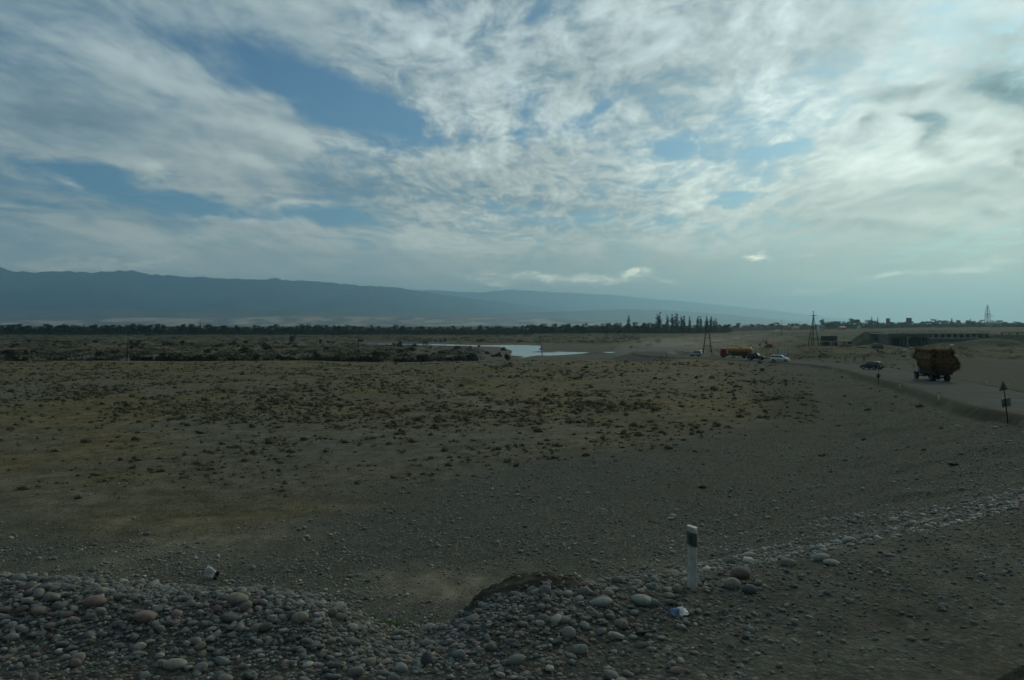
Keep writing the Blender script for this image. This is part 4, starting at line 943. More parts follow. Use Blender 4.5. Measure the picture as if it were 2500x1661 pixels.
car(on(1698, 233), math.atan2(.55, -.84), P_SILV, 'van', 'silver minivan seen from the side in front of the first pylon', 'silver_minivan', 'minivan', 'cars on the near bend', 3.6, 1.6, 1.65)
car(on(2128, 146.5), math.atan2(.97, -.42), P_DARK, 'hatch', 'dark estate car driving away in front of the chevron boards', 'dark_car', 'car', 'cars on the near bend', 4.1, 1.68, 1.46)
car(on(1683, 354), math.atan2(-.4, -.9), P_WHITE, 'sedan', 'white car leftmost on the dusty distant road', 'white_car', 'car', 'white cars on the dusty distant road', 4.5, 1.75, 1.45)
car(on(1750, 416), math.atan2(-.35, -.94), P_WHITE, 'van', 'largest white car on the dusty distant road, right of the pylon tip line', 'white_car', 'car', 'white cars on the dusty distant road', 4.6, 1.75, 1.6)
car(on(1795, 485), math.atan2(-.5, -.86), P_WHITE, 'hatch', 'white car third along the dusty distant road, half lost in dust', 'white_car', 'car', 'white cars on the dusty distant road', 4.4, 1.75, 1.5)
car(on(1829, 606), math.atan2(-.3, -.95), P_WHITE, 'sedan', 'white car fourth along the dusty distant road', 'white_car', 'car', 'white cars on the dusty distant road', 4.5, 1.75, 1.5)
car(on(1898, 1010), math.atan2(-.33, -.94), P_WHITE, 'sedan', 'farthest oncoming car with a bright headlight spot', 'white_car', 'car', 'white cars on the dusty distant road', 4.5, 1.8, 1.5, lights=True)

def tanker():
    t = empty('tanker_truck', on(1798, 224), math.atan2(.28, -.96)); tag(t, 'tanker truck with red cab and long orange yellow tank on the bend', 'tanker truck')
    red = mat('faded_red_paint', (.30, .035, .03), .45, 0, .2, 2); org = mat('orange_tank_paint', (.50, .26, .04), .4, 0, .22, .8, dirt=(.40, .18, .04)); dk = mat('dark_chassis', (.025, .035, .05), .7)
    b = MB(); b.prism([(2.65, .55), (4.35, .55), (4.42, 1.5), (4.2, 2.62), (4.0, 2.7), (2.65, 2.7)], -1.18, 1.18); c = b.build('cab', red, t, True, .07, 2)
    g = MB(); g.box((4.33, 0, 2.02), (.06, 1.95, .75), rot=(0, -.19, 0)); g.build('windscreen', M_GLASS, c)
    for s in (-1, 1):
        g = MB(); g.box((3.5, s * 1.18, 2.05), (.95, .04, .62)); g.build('side_window', M_GLASS, c)
        g = MB(); g.box((4.42, s * .85, .95), (.1, .3, .22)); g.build('headlight', M_LAMP, c)
    b = MB(); b.box((4.42, 0, .68), (.14, 2.3, .3)); b.build('bumper', M_TRIM, t, bevel=.03)
    b = MB(); b.box((-.3, 0, 1.0), (7.6, 1.0, .3)); b.build('chassis', dk, t)
    # oval tank with domed ends
    mb = MB(); n = 24; st = [(-4.35, .3), (-4.2, .75), (-3.95, .96), (-3.6, 1), (1.75, 1), (2.1, .95), (2.3, .75), (2.42, .3)]
    vs = []
    for x, s in st: vs += [(x, 1.22 * s * math.cos(2 * math.pi * i / n), 2.12 + .86 * s * math.sin(2 * math.pi * i / n)) for i in range(n)]
    fs = [(k * n + i, k * n + (i + 1) % n, (k + 1) * n + (i + 1) % n, (k + 1) * n + i) for k in range(len(st) - 1) for i in range(n)] + [tuple(range(n)), tuple(range((len(st) - 1) * n, len(st) * n))]
    mb.add(vs, fs); tk = mb.build('tank', org, t, True)
    for x in (-2.6, -1, .6):
        b = MB(); b.tube((x - .04, 0, 2.12), (x + .04, 0, 2.12), 1.0, n=24)
        b.v = [(p[0], p[1] * 1.235, 2.12 + (p[2] - 2.12) * .875) for p in b.v]; b.build('band', dk, tk)
    b = MB(); b.tube((-1.2, 0, 2.95), (-1.2, 0, 3.12), .35, n=14); b.build('hatch', org, tk)
    for s in (-1, 1):
        b = MB(); b.box((-.9, s * 1.12, .98), (4.6, .12, .62)); b.build('side_skirt', dk, t, bevel=.02)
        b = MB(); b.box((2.35, s * 1.0, .95), (.7, .5, .6)); b.build('fuel_tank', dk, t, bevel=.06)
    for x in (3.55, -2.1, -3.35):
        for s in (-1, 1): wheel(t, x, s * 1.0, .5, .32 if x > 0 else .5)
tanker()
def box_truck():
    t = empty('box_truck', on(1911.5, 217), math.atan2(.8, .28) ); tag(t, 'white box truck with three door panels behind the white minivan', 'box truck')
    wb = mat('white_box_panels', (.72, .76, .77), .5, 0, .12, 1.2); dk = M_TRIM
    b = MB(); b.box((-.6, 0, 1.95), (4.4, 2.25, 1.9)); bx = b.build('cargo_box', wb, t, bevel=.03)
    for s in (-1, 1):
        for x in (-2.78, -1.3, .2, 1.58):
            g = MB(); g.box((x, s * 1.135, 1.95), (.07, .03, 1.86)); g.build('side_rib', M_GALV, bx)
    for y in (-1.08, -.36, .36, 1.08):
        g = MB(); g.box((-2.815, y, 1.95), (.03, .07, 1.84)); g.build('door_frame', M_GALV, bx)
    g = MB(); g.box((-.6, 0, 2.93), (4.5, 2.32, .06)); g.build('roof_cap', M_TRIM, bx)
    b = MB(); b.prism([(1.75, .5), (3.2, .5), (3.25, 1.2), (2.85, 2.1), (1.75, 2.15)], -1.0, 1.0); c = b.build('cab', P_WHITE, t, True, .05)
    for s in (-1, 1):
        g = MB(); g.box((2.35, s * 1.0, 1.65), (.75, .04, .5)); g.build('side_window', M_GLASS, c)
    g = MB(); g.box((3.06, 0, 1.68), (.05, 1.7, .62), rot=(0, -.42, 0)); g.build('windscreen', M_GLASS, c)
    b = MB(); b.box((0, 0, .85), (5.6, .9, .25)); b.build('chassis', dk, t)
    for x in (2.4, -1.6):
        for s in (-1, 1): wheel(t, x, s * .92, .4, .28)
box_truck()
def hay_truck():
    loc = on(2279, 107.5); hd = math.atan2(1.0, .08)
    t = empty('hay_truck', loc, hd); tag(t, 'old truck with blue cab carrying a huge overhanging hay load away', 'truck')
    blue = mat('faded_blue_paint', (.035, .13, .19), .5, 0, .2, 2); dk = mat('truck_underbody', (.03, .034, .04), .85, 0, .3, 3)
    wd = mat('grey_timber_sides', (.06, .055, .05), .9, 0, .3, 3)
    # bonnet cab
    b = MB(); b.prism([(1.3, .75), (2.55, .75), (2.6, 1.5), (2.35, 2.25), (1.3, 2.3)], -1.0, 1.0, -.85, .85, (1.4, 2.3)); c = b.build('cab', blue, t, True, .06)
    b = MB(); b.prism([(2.5, .8), (3.65, .8), (3.72, 1.2), (3.55, 1.45), (2.5, 1.58)], -.62, .62); b.build('bonnet', blue, t, True, .07)
    g = MB(); g.box((2.5, 0, 1.88), (.05, 1.6, .5), rot=(0, -.3, 0)); g.build('windscreen', M_GLASS, c)
    g = MB(); g.box((1.285, 0, 1.9), (.04, 1.2, .35)); g.build('rear_window', M_GLASS, c)
    for s in (-1, 1):
        g = MB(); g.box((1.9, s * .955, 1.85), (.75, .04, .45), rot=(s * .1, 0, 0)); g.build('side_window', M_GLASS, c)
        b = MB(); b.tube((3.72, s * .8, 1.15), (3.8, s * .8, 1.15), .13, n=12); b.build('headlight', M_LAMP, t)
        b = MB(); b.prism([(2.35, .85), (2.5, 1.12), (3.3, 1.15), (3.75, 1.0), (3.8, .8), (3.45, .98), (2.75, .98)], s * .62, s * 1.08) if s > 0 else b.prism([(2.35, .85), (2.5, 1.12), (3.3, 1.15), (3.75, 1.0), (3.8, .8), (3.45, .98), (2.75, .98)], -1.08, -.62); b.build('mudguard', blue, t, True, .02)
        b = MB(); b.tube((2.6, s * 1.0, 1.6), (2.75, s * 1.45, 1.75), .02, n=6); ar = b.build('mirror_arm', M_STEEL, c); b = MB(); b.box((2.76, s * 1.42, 1.78), (.05, .28, .2)); b.build('mirror', M_LAMP, ar)
        b = MB(); b.box((-.9, s * 1.12, 1.3), (4.3, .06, .55)); b.build('side_board', wd, t, bevel=.01)
        b = MB(); b.box((.9, s * .85, .75), (.8, .35, .5)); b.build('fuel_tank', dk, t, bevel=.08)
        b = MB(); b.box((-2.75, s * .6, .55), (.04, .5, .5)); b.build('mud_flap', M_TRIM, t)
        b = MB(); b.box((-3.08, s * .9, 1.0), (.05, .28, .14)); b.build('tail_light', M_TAIL, t)
    b = MB(); b.box((-.9, 0, 1.08), (4.35, 2.3, .14)); b.build('bed', wd, t)
    b = MB(); b.box((-3.06, 0, 1.3), (.06, 2.3, .55)); b.build('tailgate', wd, t)
    b = MB(); b.box((.3, .42, .82), (6.6, .1, .22)); b.box((.3, -.42, .82), (6.6, .1, .22)); b.build('chassis', dk, t)
    for ax in (3.1, -1.9):
        b = MB(); b.tube((ax, -.9, .49), (ax, .9, .49), .08, n=8); b.build('axle', dk, t)
    b = MB(); b.box((3.78, 0, .8), (.1, 2.0, .2)); b.build('bumper', M_TRIM, t, bevel=.02)
    b = MB(); b.box((-3.1, .3, .78), (.03, .52, .13)); b.build('number_plate', M_PLATE, t)
    for x in (3.1, -1.9):
        for s in (-1, 1): wheel(t, x, s * .92, .5, .26 if x > 0 else .48)
    # hay: stacked, sagging block, wider than the bed and reaching over the cab; top front overhangs
    n1, n2 = 44, 64; V = []
    rng = np.random.default_rng(77)
    zs = np.linspace(0, 1, n1)
    for a in zs:
        z = 1.35 + a * 2.95
        # outline half length and half width at this height
        xb = -3.05 - .28 * math.sin(math.pi * min(1, a * 1.6)) - (.1 if a > .55 else .25)
        xf = 1.15 if a < .44 else 1.15 + 1.75 * min(1, (a - .44) / .1)
        wy = 1.15 + .42 * math.sin(math.pi * min(1, a * 1.15 + .12)) + (.1 if a > .5 else 0)
        if a > .93: 
            q = (a - .93) / .07; wy *= 1 - .28 * q * q; xf -= .5 * q * q; xb += .5 * q * q
        if a < .08: wy = min(wy, 1.22)
        for k in range(n2):
            th = 2 * math.pi * k / n2; c, s = math.cos(th), math.sin(th)
            c = math.copysign(abs(c) ** .18, c); s = math.copysign(abs(s) ** .18, s)
            V.append([(xf + xb) / 2 + c * (xf - xb) / 2, s * wy, z])
    V.append([-.4, 0, 4.42]); V.append([-.8, 0, 1.4]); V = np.array(V)
    lay = .025 * np.sin(V[:, 2] * 13 + .5 * np.sin(V[:, 0] * 1.7))
    nz = (fbm(V[:, 0] * 1.2 + V[:, 1] * .9, V[:, 2] * 1.6 + V[:, 1], 4, 66) - .5) * .5 + (fbm(V[:, 0] * 5 + V[:, 1] * 5, V[:, 2] * 6, 3, 67) - .5) * .22 + lay
    rad = V.copy(); rad[:, 2] = 0; rad[:, 0] += .8; rad /= (np.linalg.norm(rad, axis=1, keepdims=True) + 1e-6)
    V[:-2] += (rad * nz[:, None])[:-2]; V[:-2, 2] += (nz * .45 * (V[:, 2] > 3.9))[:-2]
    # lower rear left bulge
    bl = np.exp(-(((V[:, 0] + 2.6) / 1.3) ** 2 + ((V[:, 2] - 2.2) / .8) ** 2)); V[:-2, 1] += (np.sign(V[:, 1]) * bl * .25)[:-2]; V[:-2, 0] -= (bl * .35)[:-2]
    fs = [(i * n2 + k, i * n2 + (k + 1) % n2, (i + 1) * n2 + (k + 1) % n2, (i + 1) * n2 + k) for i in range(n1 - 1) for k in range(n2)]
    fs += [((n1 - 1) * n2 + k, (n1 - 1) * n2 + (k + 1) % n2, n1 * n2) for k in range(n2)] + [((k + 1) % n2, k, n1 * n2 + 1) for k in range(n2)]
    m = mat('hay', (.118, .072, .034), .95, 0, .45, 2.5, .05, bump=1.0, bscale=9)
    mb = MB(); mb.add([tuple(p) for p in V], fs); h = mb.build('hay_load', m, None, True); h.location = loc; h.rotation_euler = (0, 0, hd)
    tag(h, 'huge bulging brown load of baled hay on the blue truck', 'hay load')
    # loose stalks sticking out
    idx = rng.integers(0, n1 * n2, 3800); P = V[idx]; nrm = rad[idx]; U = nrm * .25 + rng.normal(0, .11, P.shape); W = rng.normal(0, .018, P.shape)
    Vv = np.stack([P - W - nrm * .05, P + W - nrm * .05, P + U], 1).reshape(-1, 3)
    me = raw_mesh('loose_stalks', Vv, np.arange(len(Vv)).reshape(-1, 3), 3); link('loose_stalks', me, m, h)
hay_truck()

def excavator():
    X, Y, Z = hit(1876, 848, 200, 600); t = empty('excavator', (X, Y, Z), 2.6); tag(t, 'small faded orange excavator standing beyond the tanker', 'excavator')
    o = mat('faded_orange_paint', (.40, .14, .06), .5, 0, .25, 2)
    for s in (-1, 1):
        b = MB(); b.prism([(-1.4, .25), (-1.2, 0), (1.2, 0), (1.4, .25), (1.35, .6), (-1.35, .6)], s * .95 - .25, s * .95 + .25); b.build('track', M_TRIM, t, bevel=.05)
    b = MB(); b.box((-.4, 0, 1.05), (2.4, 1.9, .75)); b.build('body', o, t, bevel=.08)
    b = MB(); b.prism([(.2, 1.4), (1.15, 1.4), (1.05, 2.6), (.3, 2.65)], 0, .9); c = b.build('cab', o, t, bevel=.05)
    g = MB(); g.box((1.11, .45, 2.1), (.04, .7, .7)); g.build('window', M_GLASS, c)
    b = MB(); b.tube((.9, -.45, 1.4), (2.4, -.45, 3.1), .2, .16, 6); b.build('boom', o, t); b = MB(); b.tube((2.4, -.45, 3.1), (3.5, -.45, 1.4), .15, .1, 6); b.build('arm', o, t)
    b = MB(); b.prism([(3.2, .6), (3.9, .5), (3.8, 1.3), (3.4, 1.5)], -.9, 0); b.build('bucket', M_STEEL, t)
excavator()
def hopper():
    X, Y, Z = hit(2024, 845, 250, 500); t = empty('site_hopper', (X, Y, Z - .2), .15); tag(t, 'dark green rectangular hopper on a low framed platform right of the taller pylon', 'hopper')
    s = 1 / F * Y; g = mat('dark_green_sheet', (.03, .045, .042), .6, 0, .2, 2)
    b = MB(); b.box((0, 0, 3.55), (34 * s, 3.0, 12.5 * s)); tk = b.build('bin', g, t, bevel=.06)
    b = MB(); b.box((0, 0, 2.2), (40 * s, 3.2, .22)); b.build('platform', M_GALV, t)
    for x in (-3, -1, 1, 3):
        for y in (-1.3, 1.3): b = MB(); b.box((x, y, 1.05), (.28, .28, 2.1)); b.build('leg', M_STEEL, t)
    b = MB(); b.box((-1.7, 0, 1.05), (2.4, 2.0, 1.9)); b.build('cabinet', g, t, bevel=.05); b = MB(); b.box((1.0, -.9, .95), (1.7, .7, 1.5)); b.build('pale_tank', mat('pale_tank', (.28, .28, .25), .7), t, bevel=.1)
    b = MB(); b.box((2.9, 0, 1.0), (1.2, 2, 1.7)); b.build('motor_box', M_STEEL, t, bevel=.05)
    for x in (-2.9, 0, 2.9): b = MB(); b.box((x, -1.53, 3.55), (.14, .06, 12 * s)); b.build('stiffener', M_STEEL, tk)
hopper()
def trailer():
    X, Y, Z = hit(2065, 847, 250, 500); t = empty('site_trailer', (X, Y, Z), .12); tag(t, 'pale cream site trailer with one dark window right of the hopper', 'trailer')
    cr = mat('cream_panel', (.33, .32, .25), .6, 0, .15, 1)
    b = MB(); b.box((0, 0, 1.35), (4.3, 2.1, 1.75)); bo = b.build('body', cr, t, bevel=.12)
    g = MB(); g.box((1.05, -1.06, 1.5), (1.5, .04, .9)); g.build('window', M_GLASS, bo); g = MB(); g.box((-1.1, -1.06, 1.3), (.7, .04, 1.4)); g.build('door', M_GALV, bo)
    for x in (-1.2, 1.2):
        for s in (-1, 1): wheel(t, x, s * .95, .38)
    b = MB(); b.tube((-2.1, 0, .5), (-3.4, 0, .45), .06, n=6); b.build('drawbar', M_STEEL, t)
trailer()

# ------------------------------------------------------------------ bridge
def bridge():
    a = Vector((163.5, 349, 0)); b_ = Vector((207, 349, 0)); L = (b_ - a).length
    t = empty('concrete_bridge', (a.x, a.y, tz(185, 346)), math.atan2(b_.y - a.y, b_.x - a.x)); z0 = t.location.z
    tag(t, 'unfinished long concrete beam bridge behind the hay truck', 'bridge'); top = 5.55 - z0
    b = MB(); b.box((L / 2, 5, top - .16), (L + 1, 18.5, .3)); dk = b.build('deck', M_CONC, t, bevel=.03)
    for s in (-1, 1):
        k = MB(); k.box((L / 2, s * 4.1, top + .12), (L + 1, .3, .25)); k.build('parapet', M_CONC, dk)
    for i in range(19):
        for s in (-1,):
            k = MB(); k.box((1 + i * (L - 2) / 18, s * 4.1, top + .6), (.09, .09, .75)); k.build('railing_post', M_STEEL, dk)
    k = MB(); k.box((L / 2, -4.1, top + .98), (L, .06, .08)); k.build('handrail', M_STEEL, dk)
    # main beams over the first two spans
    for j, y in enumerate((-3.6, -1.2, 1.2, 3.6, 6, 8.4, 10.8, 13.2)):
        k = MB(); k.box((8.6, y, top - .95), (18.6, .5, 1.25)); k.build('beam', M_CONCD, t, bevel=.04)
    for x in (8.2, 17.6):
        k = MB(); k.box((x, 0, top - 1.9), (1.2, 8.2, .65)); k.build('pier_cap', M_CONC, t, bevel=.04)
        for y in (-3, 0, 3): k = MB(); k.tube((x, y, -1.2), (x, y, top - 2.2), .42, n=14); k.build('pier', M_CONC, t)
    # row of beam ends on a long sill over the rest
    k = MB(); k.box((31, -3.2, top - 2.05), (27.2, 1.6, .75)); k.build('sill_beam', M_CONC, t, bevel=.05)
    for i in range(9):
        x = 18.9 + i * 2.75; k = MB(); k.box((x, -2.6, top - 1.0), (.75, 3.0, 1.36)); k.build('rib', M_CONC, t, bevel=.04)
    k = MB(); k.box((31, 1.5, top - 1.4), (27, 4.8, 2.15)); k.build('back_wall', M_CONCD, t)
    k = MB(); k.box((-.1, 0, top - 2.6), (1.4, 9, 4.6)); k.build('abutment', M_CONCD, t, bevel=.05)
    k = MB(); k.box((L + .4, -1, top - 1.8), (2.2, 8.6, 3.0)); k.build('abutment', M_CONC, t, bevel=.05)
    k = MB(); k.box((31, -2.4, top - 4.4), (27, 3.2, 4.2)); k.build('footing_wall', M_CONCD, t)
bridge()
def rail_fence():
    P = BR[:4]; t = empty('guard_rail', (P[0][0], P[0][1], P[0][2]), 0); tag(t, 'dark guard rail on the embankment right of the bridge', 'guard rail')
    o = Vector(P[0][:3])
    pts = [Vector((210, 341.5, 5.25)), Vector((224, 331.5, 5.4)), Vector((236, 314, 5.4)), Vector((256, 276, 5.4))]
    for i in range(3):
        b = MB(); u = Vector((0, 0, .75)); b.tube(pts[i] - o + u, pts[i + 1] - o + u, .14, n=6); b.build('rail', M_STEEL, t)
        n = int((pts[i + 1] - pts[i]).length / 2.6)
        for k in range(n):
            p = pts[i].lerp(pts[i + 1], k / n) - o; b = MB(); b.box((p.x, p.y, p.z + .3), (.5 if i == 0 else .35, .2, 1.0)); b.build('post', M_STEEL, t)
rail_fence()
def rubble():
    v, f = ico(2)
    spots = [(2143, 842, 30, 16, M_CONCD, 'dark grey boulder shaped spoil heap under the left bridge end'), (2195, 850, 9, 5, M_CONC, None), (2210, 856, 10, 6, M_CONC, None), (2225, 849, 12, 6, M_CONC, None), (2240, 860, 9, 7, M_CONC, None), (2228, 866, 10, 6, M_CONCD, None), (2252, 852, 16, 4, M_CONC, None), (2262, 846, 10, 5, M_CONC, None),
             (2290, 846, 8, 9, M_CONC, None), (2325, 843, 17, 3, M_CONC, 'long pale concrete slab lying on the slope right of the rubble'), (2270, 858, 12, 8, M_CONCD, None), (2205, 868, 12, 5, M_CONCD, None), (2216, 875, 9, 5, M_CONC, None), (2300, 852, 9, 5, M_CONCD, None), (2247, 870, 11, 7, M_CONCD, None), (2335, 869, 9, 3, M_CONC, None), (2280, 864, 9, 6, M_CONC, None), (2185, 862, 12, 4, M_CONC, None), (2218, 843, 8, 4, M_CONC, None), (2175, 848, 8, 4, M_CONC, None)]
    for px, py, w, h, m, lb in spots:
        X, Y, Z = hit(px, py + h / 2, 120, 500); s = Y / F
        nn = 1 + .28 * np.sin(v @ RNG.normal(0, 2.5, (3, 1)) + RNG.random() * 6) + .12 * RNG.normal(0, 1, (len(v), 1))
        V = v * nn * np.array([w * s / 2, w * s / 2 * .7, h * s / 2 * 1.3]); V = np.clip(V, [-w * s * .46, -9, -9], [w * s * .46, 9, h * s * .55])
        o = link('rubble_block', raw_mesh('rubble_block', V, f, 3), m); o.location = (X, Y, Z + h * s * .22); o.rotation_euler = (0, RNG.uniform(-.3, .3), RNG.uniform(0, 3))
        tag(o, lb or 'broken grey concrete block in the rubble below the bridge', 'rubble block', 'broken blocks below the bridge')
rubble()
def orange_heap():
    X, Y, Z = hit(2103, 848, 200, 500); v, f = ico(3); s = Y / F
    V = v * (1 + .25 * (fbm(v[:, :1] * 2 + 9, v[:, 1:2] * 2 + 5, 3, 3) - .5)) * np.array([14 * s, 2.5, 2.2 * s]); o = link('soil_heap', raw_mesh('soil_heap', V, f, 3, True), mat('reddish_soil', (.23, .12, .06), .95, 0, .35, 1.5)); o.location = (X, Y, Z + .1)
    tag(o, 'low reddish orange soil heap left of the bridge', 'soil heap')
orange_heap()

# ------------------------------------------------------------------ far pylon, roofs and buildings on the horizon
def far_pylon():
    X, Y, Z = ground_at(2411, 1350); s = Y / F; t = empty('lattice_pylon', (X, Y, Z), .3); tag(t, 'tall grey lattice pylon above the trees on the right horizon', 'lattice pylon')
    htop = (H + (HZ - 745) * s) - Z; hs = (H + (HZ - 766) * s) - Z; w = 5.0 * s; M = mat('hazy_steel', (.12, .13, .13), .6, .3)
    for sx in (-1, 1):
        for sy in (-1, 1):
            b = MB(); b.tube((sx * w, sy * w * .6, 0), (sx * w * .95, sy * w * .6, hs), .4, .3, 6); b.tube((sx * w * .95, sy * w * .6, hs), (sx * .8, sy * .5, htop), .34, .22, 6); b.build('leg', M, t)
    for k in range(12):
        z = hs * k / 9 if k <= 9 else hs + (htop - hs) * (k - 9) / 3; f = w * .97 if k <= 9 else w * .95 * (1 - .8 * (k - 9) / 3); z2 = hs * (k + 1) / 9 if k < 9 else hs + (htop - hs) * (k - 8) / 3; f2 = w * .97 if k < 9 else w * .95 * (1 - .8 * min(1, (k - 8) / 3))
        b = MB(); b.tube((-f, -f * .6, z), (f, -f * .6, z), .16, n=5); b.tube((-f, f * .6, z), (f, f * .6, z), .16, n=5)
        if k < 11: b.tube((-f, -f * .6, z), (f2, -f2 * .6, z2), .13, n=5); b.tube((f, f * .6, z), (-f2, f2 * .6, z2), .13, n=5)
        b.build('lattice_brace', M, t)
    b = MB(); za = (H + (HZ - 772) * s) - Z; b.tube((-w, 0, za), (w * 4.2, 0, za - .7), .42, .14, 6); b.tube((0, 0, za + 4), (w * 4.0, 0, za - .4), .14, n=5); b.tube((-w * 1.15, 0, hs - 1), (w * 1.3, 0, hs - 1), .5, n=6); b.build('crossarm', M, t)
far_pylon()
def building(px, pyt, pyb, wpx_, Y, wall, roofc, label, kind='gable', nwin=4, depth=9):
    X, Y, Z = ground_at(px, Y); s = Y / F; ztop = H - (pyt - HZ) * s; z0 = min(Z, H - (pyb - HZ) * s); h = ztop - z0; w = wpx_ * s
    t = empty('distant_building', (X, Y, z0), RNG.uniform(-.2, .2)); tag(t, label, 'building', 'buildings along the right horizon')
    wm = mat('wall_paint', wall, .8, 0, .12, .5); rm = mat('roof_sheet', roofc, .6, 0, .15, .5); wh = h * (.68 if kind == 'gable' else .96)
    b = MB(); b.box((0, 0, wh / 2), (w, depth, wh)); wo = b.build('wall', wm, t)
    if kind == 'gable': b = MB(); b.add([(-w * .53, -depth * .56, wh), (w * .53, -depth * .56, wh), (w * .53, depth * .56, wh), (-w * .53, depth * .56, wh), (-w * .5, 0, h), (w * .5, 0, h)], [(0, 1, 5, 4), (2, 3, 4, 5), (0, 4, 3), (1, 2, 5), (3, 2, 1, 0)]); b.build('roof', rm, t)
    else: b = MB(); b.box((0, 0, wh + .15), (w * 1.04, depth * 1.05, .3)); b.build('roof', rm, t)
    for i in range(nwin): b = MB(); x = (i + .5) / nwin * w - w / 2; b.box((x, -depth / 2 - .02, wh * .55), (min(1.3, w / nwin * .5), .08, min(1.5, wh * .4))); b.build('window', M_GLASS, wo)
building(2425, 785.5, 792, 30, 1190, (.40, .45, .43), (.12, .30, .28), 'long low building with a pale teal roof under the lattice pylon')
building(2168, 777, 800, 6, 1290, (.10, .12, .12), (.09, .1, .1), 'small dark tower block standing over trees left of the wider one', 'flat', 2, 5)
building(2219, 776, 800, 9, 1290, (.09, .11, .11), (.08, .09, .09), 'wider dark flat topped water tower block over the right skyline', 'flat', 2, 6)
building(2004, 794, 804, 13, 1000, (.42, .45, .45), (.3, .3, .28), 'pale grey shed behind the taller pylon', 'flat', 3)
building(2097, 795, 801, 5, 1000, (.6, .6, .56), (.3, .28, .26), 'tiny white house below the right skyline', 'gable', 2, 6)
building(1942, 797, 802, 14, 1080, (.4, .4, .37), (.28, .26, .24), 'low pale building left of the taller pylon', 'gable', 4)
building(2055, 797, 802, 14, 1010, (.28, .16, .13), (.25, .12, .09), 'low reddish building right of the taller pylon', 'gable', 4)

# ------------------------------------------------------------------ litter, weed and clod beside the near road
def crumple(name, loc, w, h, col, label, cat, seed, rot, parts=None, thick=.012):
    rng = np.random.default_rng(seed); n = 14; g = np.linspace(-1, 1, n); U, Vv = np.meshgrid(g, g)
    edge = 1 - .25 * rng.random((n, n)) * (np.maximum(abs(U), abs(Vv)) > .9)
    z = (fbm(U * 1.6 + seed, Vv * 1.6, 3, seed) - .3) * h * 1.7 * (1 - .6 * np.maximum(abs(U), abs(Vv)) ** 2)
    P = np.stack([U * w / 2 * edge, Vv * w * .32 * edge, z], -1).reshape(-1, 3)
    i = np.arange(n - 1)[:, None] * n; j = np.arange(n - 1)[None]; q = np.stack([i + j, i + j + 1, i + j + 1 + n, i + j + n], -1).reshape(-1, 4)
    o = link(name, raw_mesh(name, P, q, 4), col[0]); o.location = loc; o.rotation_euler = rot
    sd = o.modifiers.new('sheet', 'SOLIDIFY'); sd.thickness = .004
    tag(o, label, cat, 'litter by the road')
    if len(col) > 1:
        o.data.materials.append(col[1]); mi = np.zeros(len(o.data.polygons), np.int32)
        for k, p in enumerate(o.data.polygons):
            if col[2](p.center): mi[k] = 1
        o.data.polygons.foreach_set('material_index', mi)
    return o
M_FOIL = mat('white_wrapper', (.72, .76, .76), .35); M_BLUE = mat('blue_wrapper', (.16, .25, .42), .35)
X, Y, Z = hit(1658, 1503, 7, 14); crumple('wrapper', (X, Y, Z + .03), .215, .09, (M_FOIL, M_BLUE, lambda c: c.x < .0), 'crumpled blue and white wrapper lying on gravel below the marker post', 'wrapper', 5, (.35, 0, .2))
X, Y, Z = hit(514, 1413, 12, 60)
o = crumple('torn_sheet', (X, Y, Z + .16), .62, .42, (M_FOIL, M_BLK, lambda c: c.x > .1 or c.x < -.24 or abs(c.y) < .02), 'torn white and black plastic sheet lying behind the cobble row at left', 'plastic sheet', 9, (.75, .55, .3))
def weed():
    X, Y, Z = hit(930, 1455, 8, 10.2); t = empty('green_weed', (X, Y, Z + .07), 0); tag(t, 'small bright green leafy weed growing at the cobble row edge', 'weed'); g = mat('fresh_leaf', (.055, .10, .025), .7, 0, .35, 12)
    rng = np.random.default_rng(4)
    for k in range(34):
        a = rng.uniform(0, 6.28); L = rng.uniform(.07, .15); x0 = rng.uniform(-.20, .24); y0 = rng.uniform(-.06, .06); mb = MB(); n = 5; vs = []; up = rng.uniform(.5, 1.25)
        for i in range(n + 1):
            tt = i / n; wd = .014 * math.sin(math.pi * min(.98, tt * .9 + .1)) + .002; r = L * tt; z = L * up * tt * (1 - .45 * tt) + .005 - x0 * .1
            cx, cy = x0 + math.cos(a) * r, y0 + math.sin(a) * r; px_, py_ = -math.sin(a) * wd, math.cos(a) * wd; vs += [(cx + px_, cy + py_, z), (cx, cy, z - wd * .4), (cx - px_, cy - py_, z)]
        fs = [(i * 3 + j, i * 3 + j + 1, i * 3 + j + 4, i * 3 + j + 3) for i in range(n) for j in range(2)]
        mb.add(vs, fs); mb.build('leaf', g, t, True)
weed()

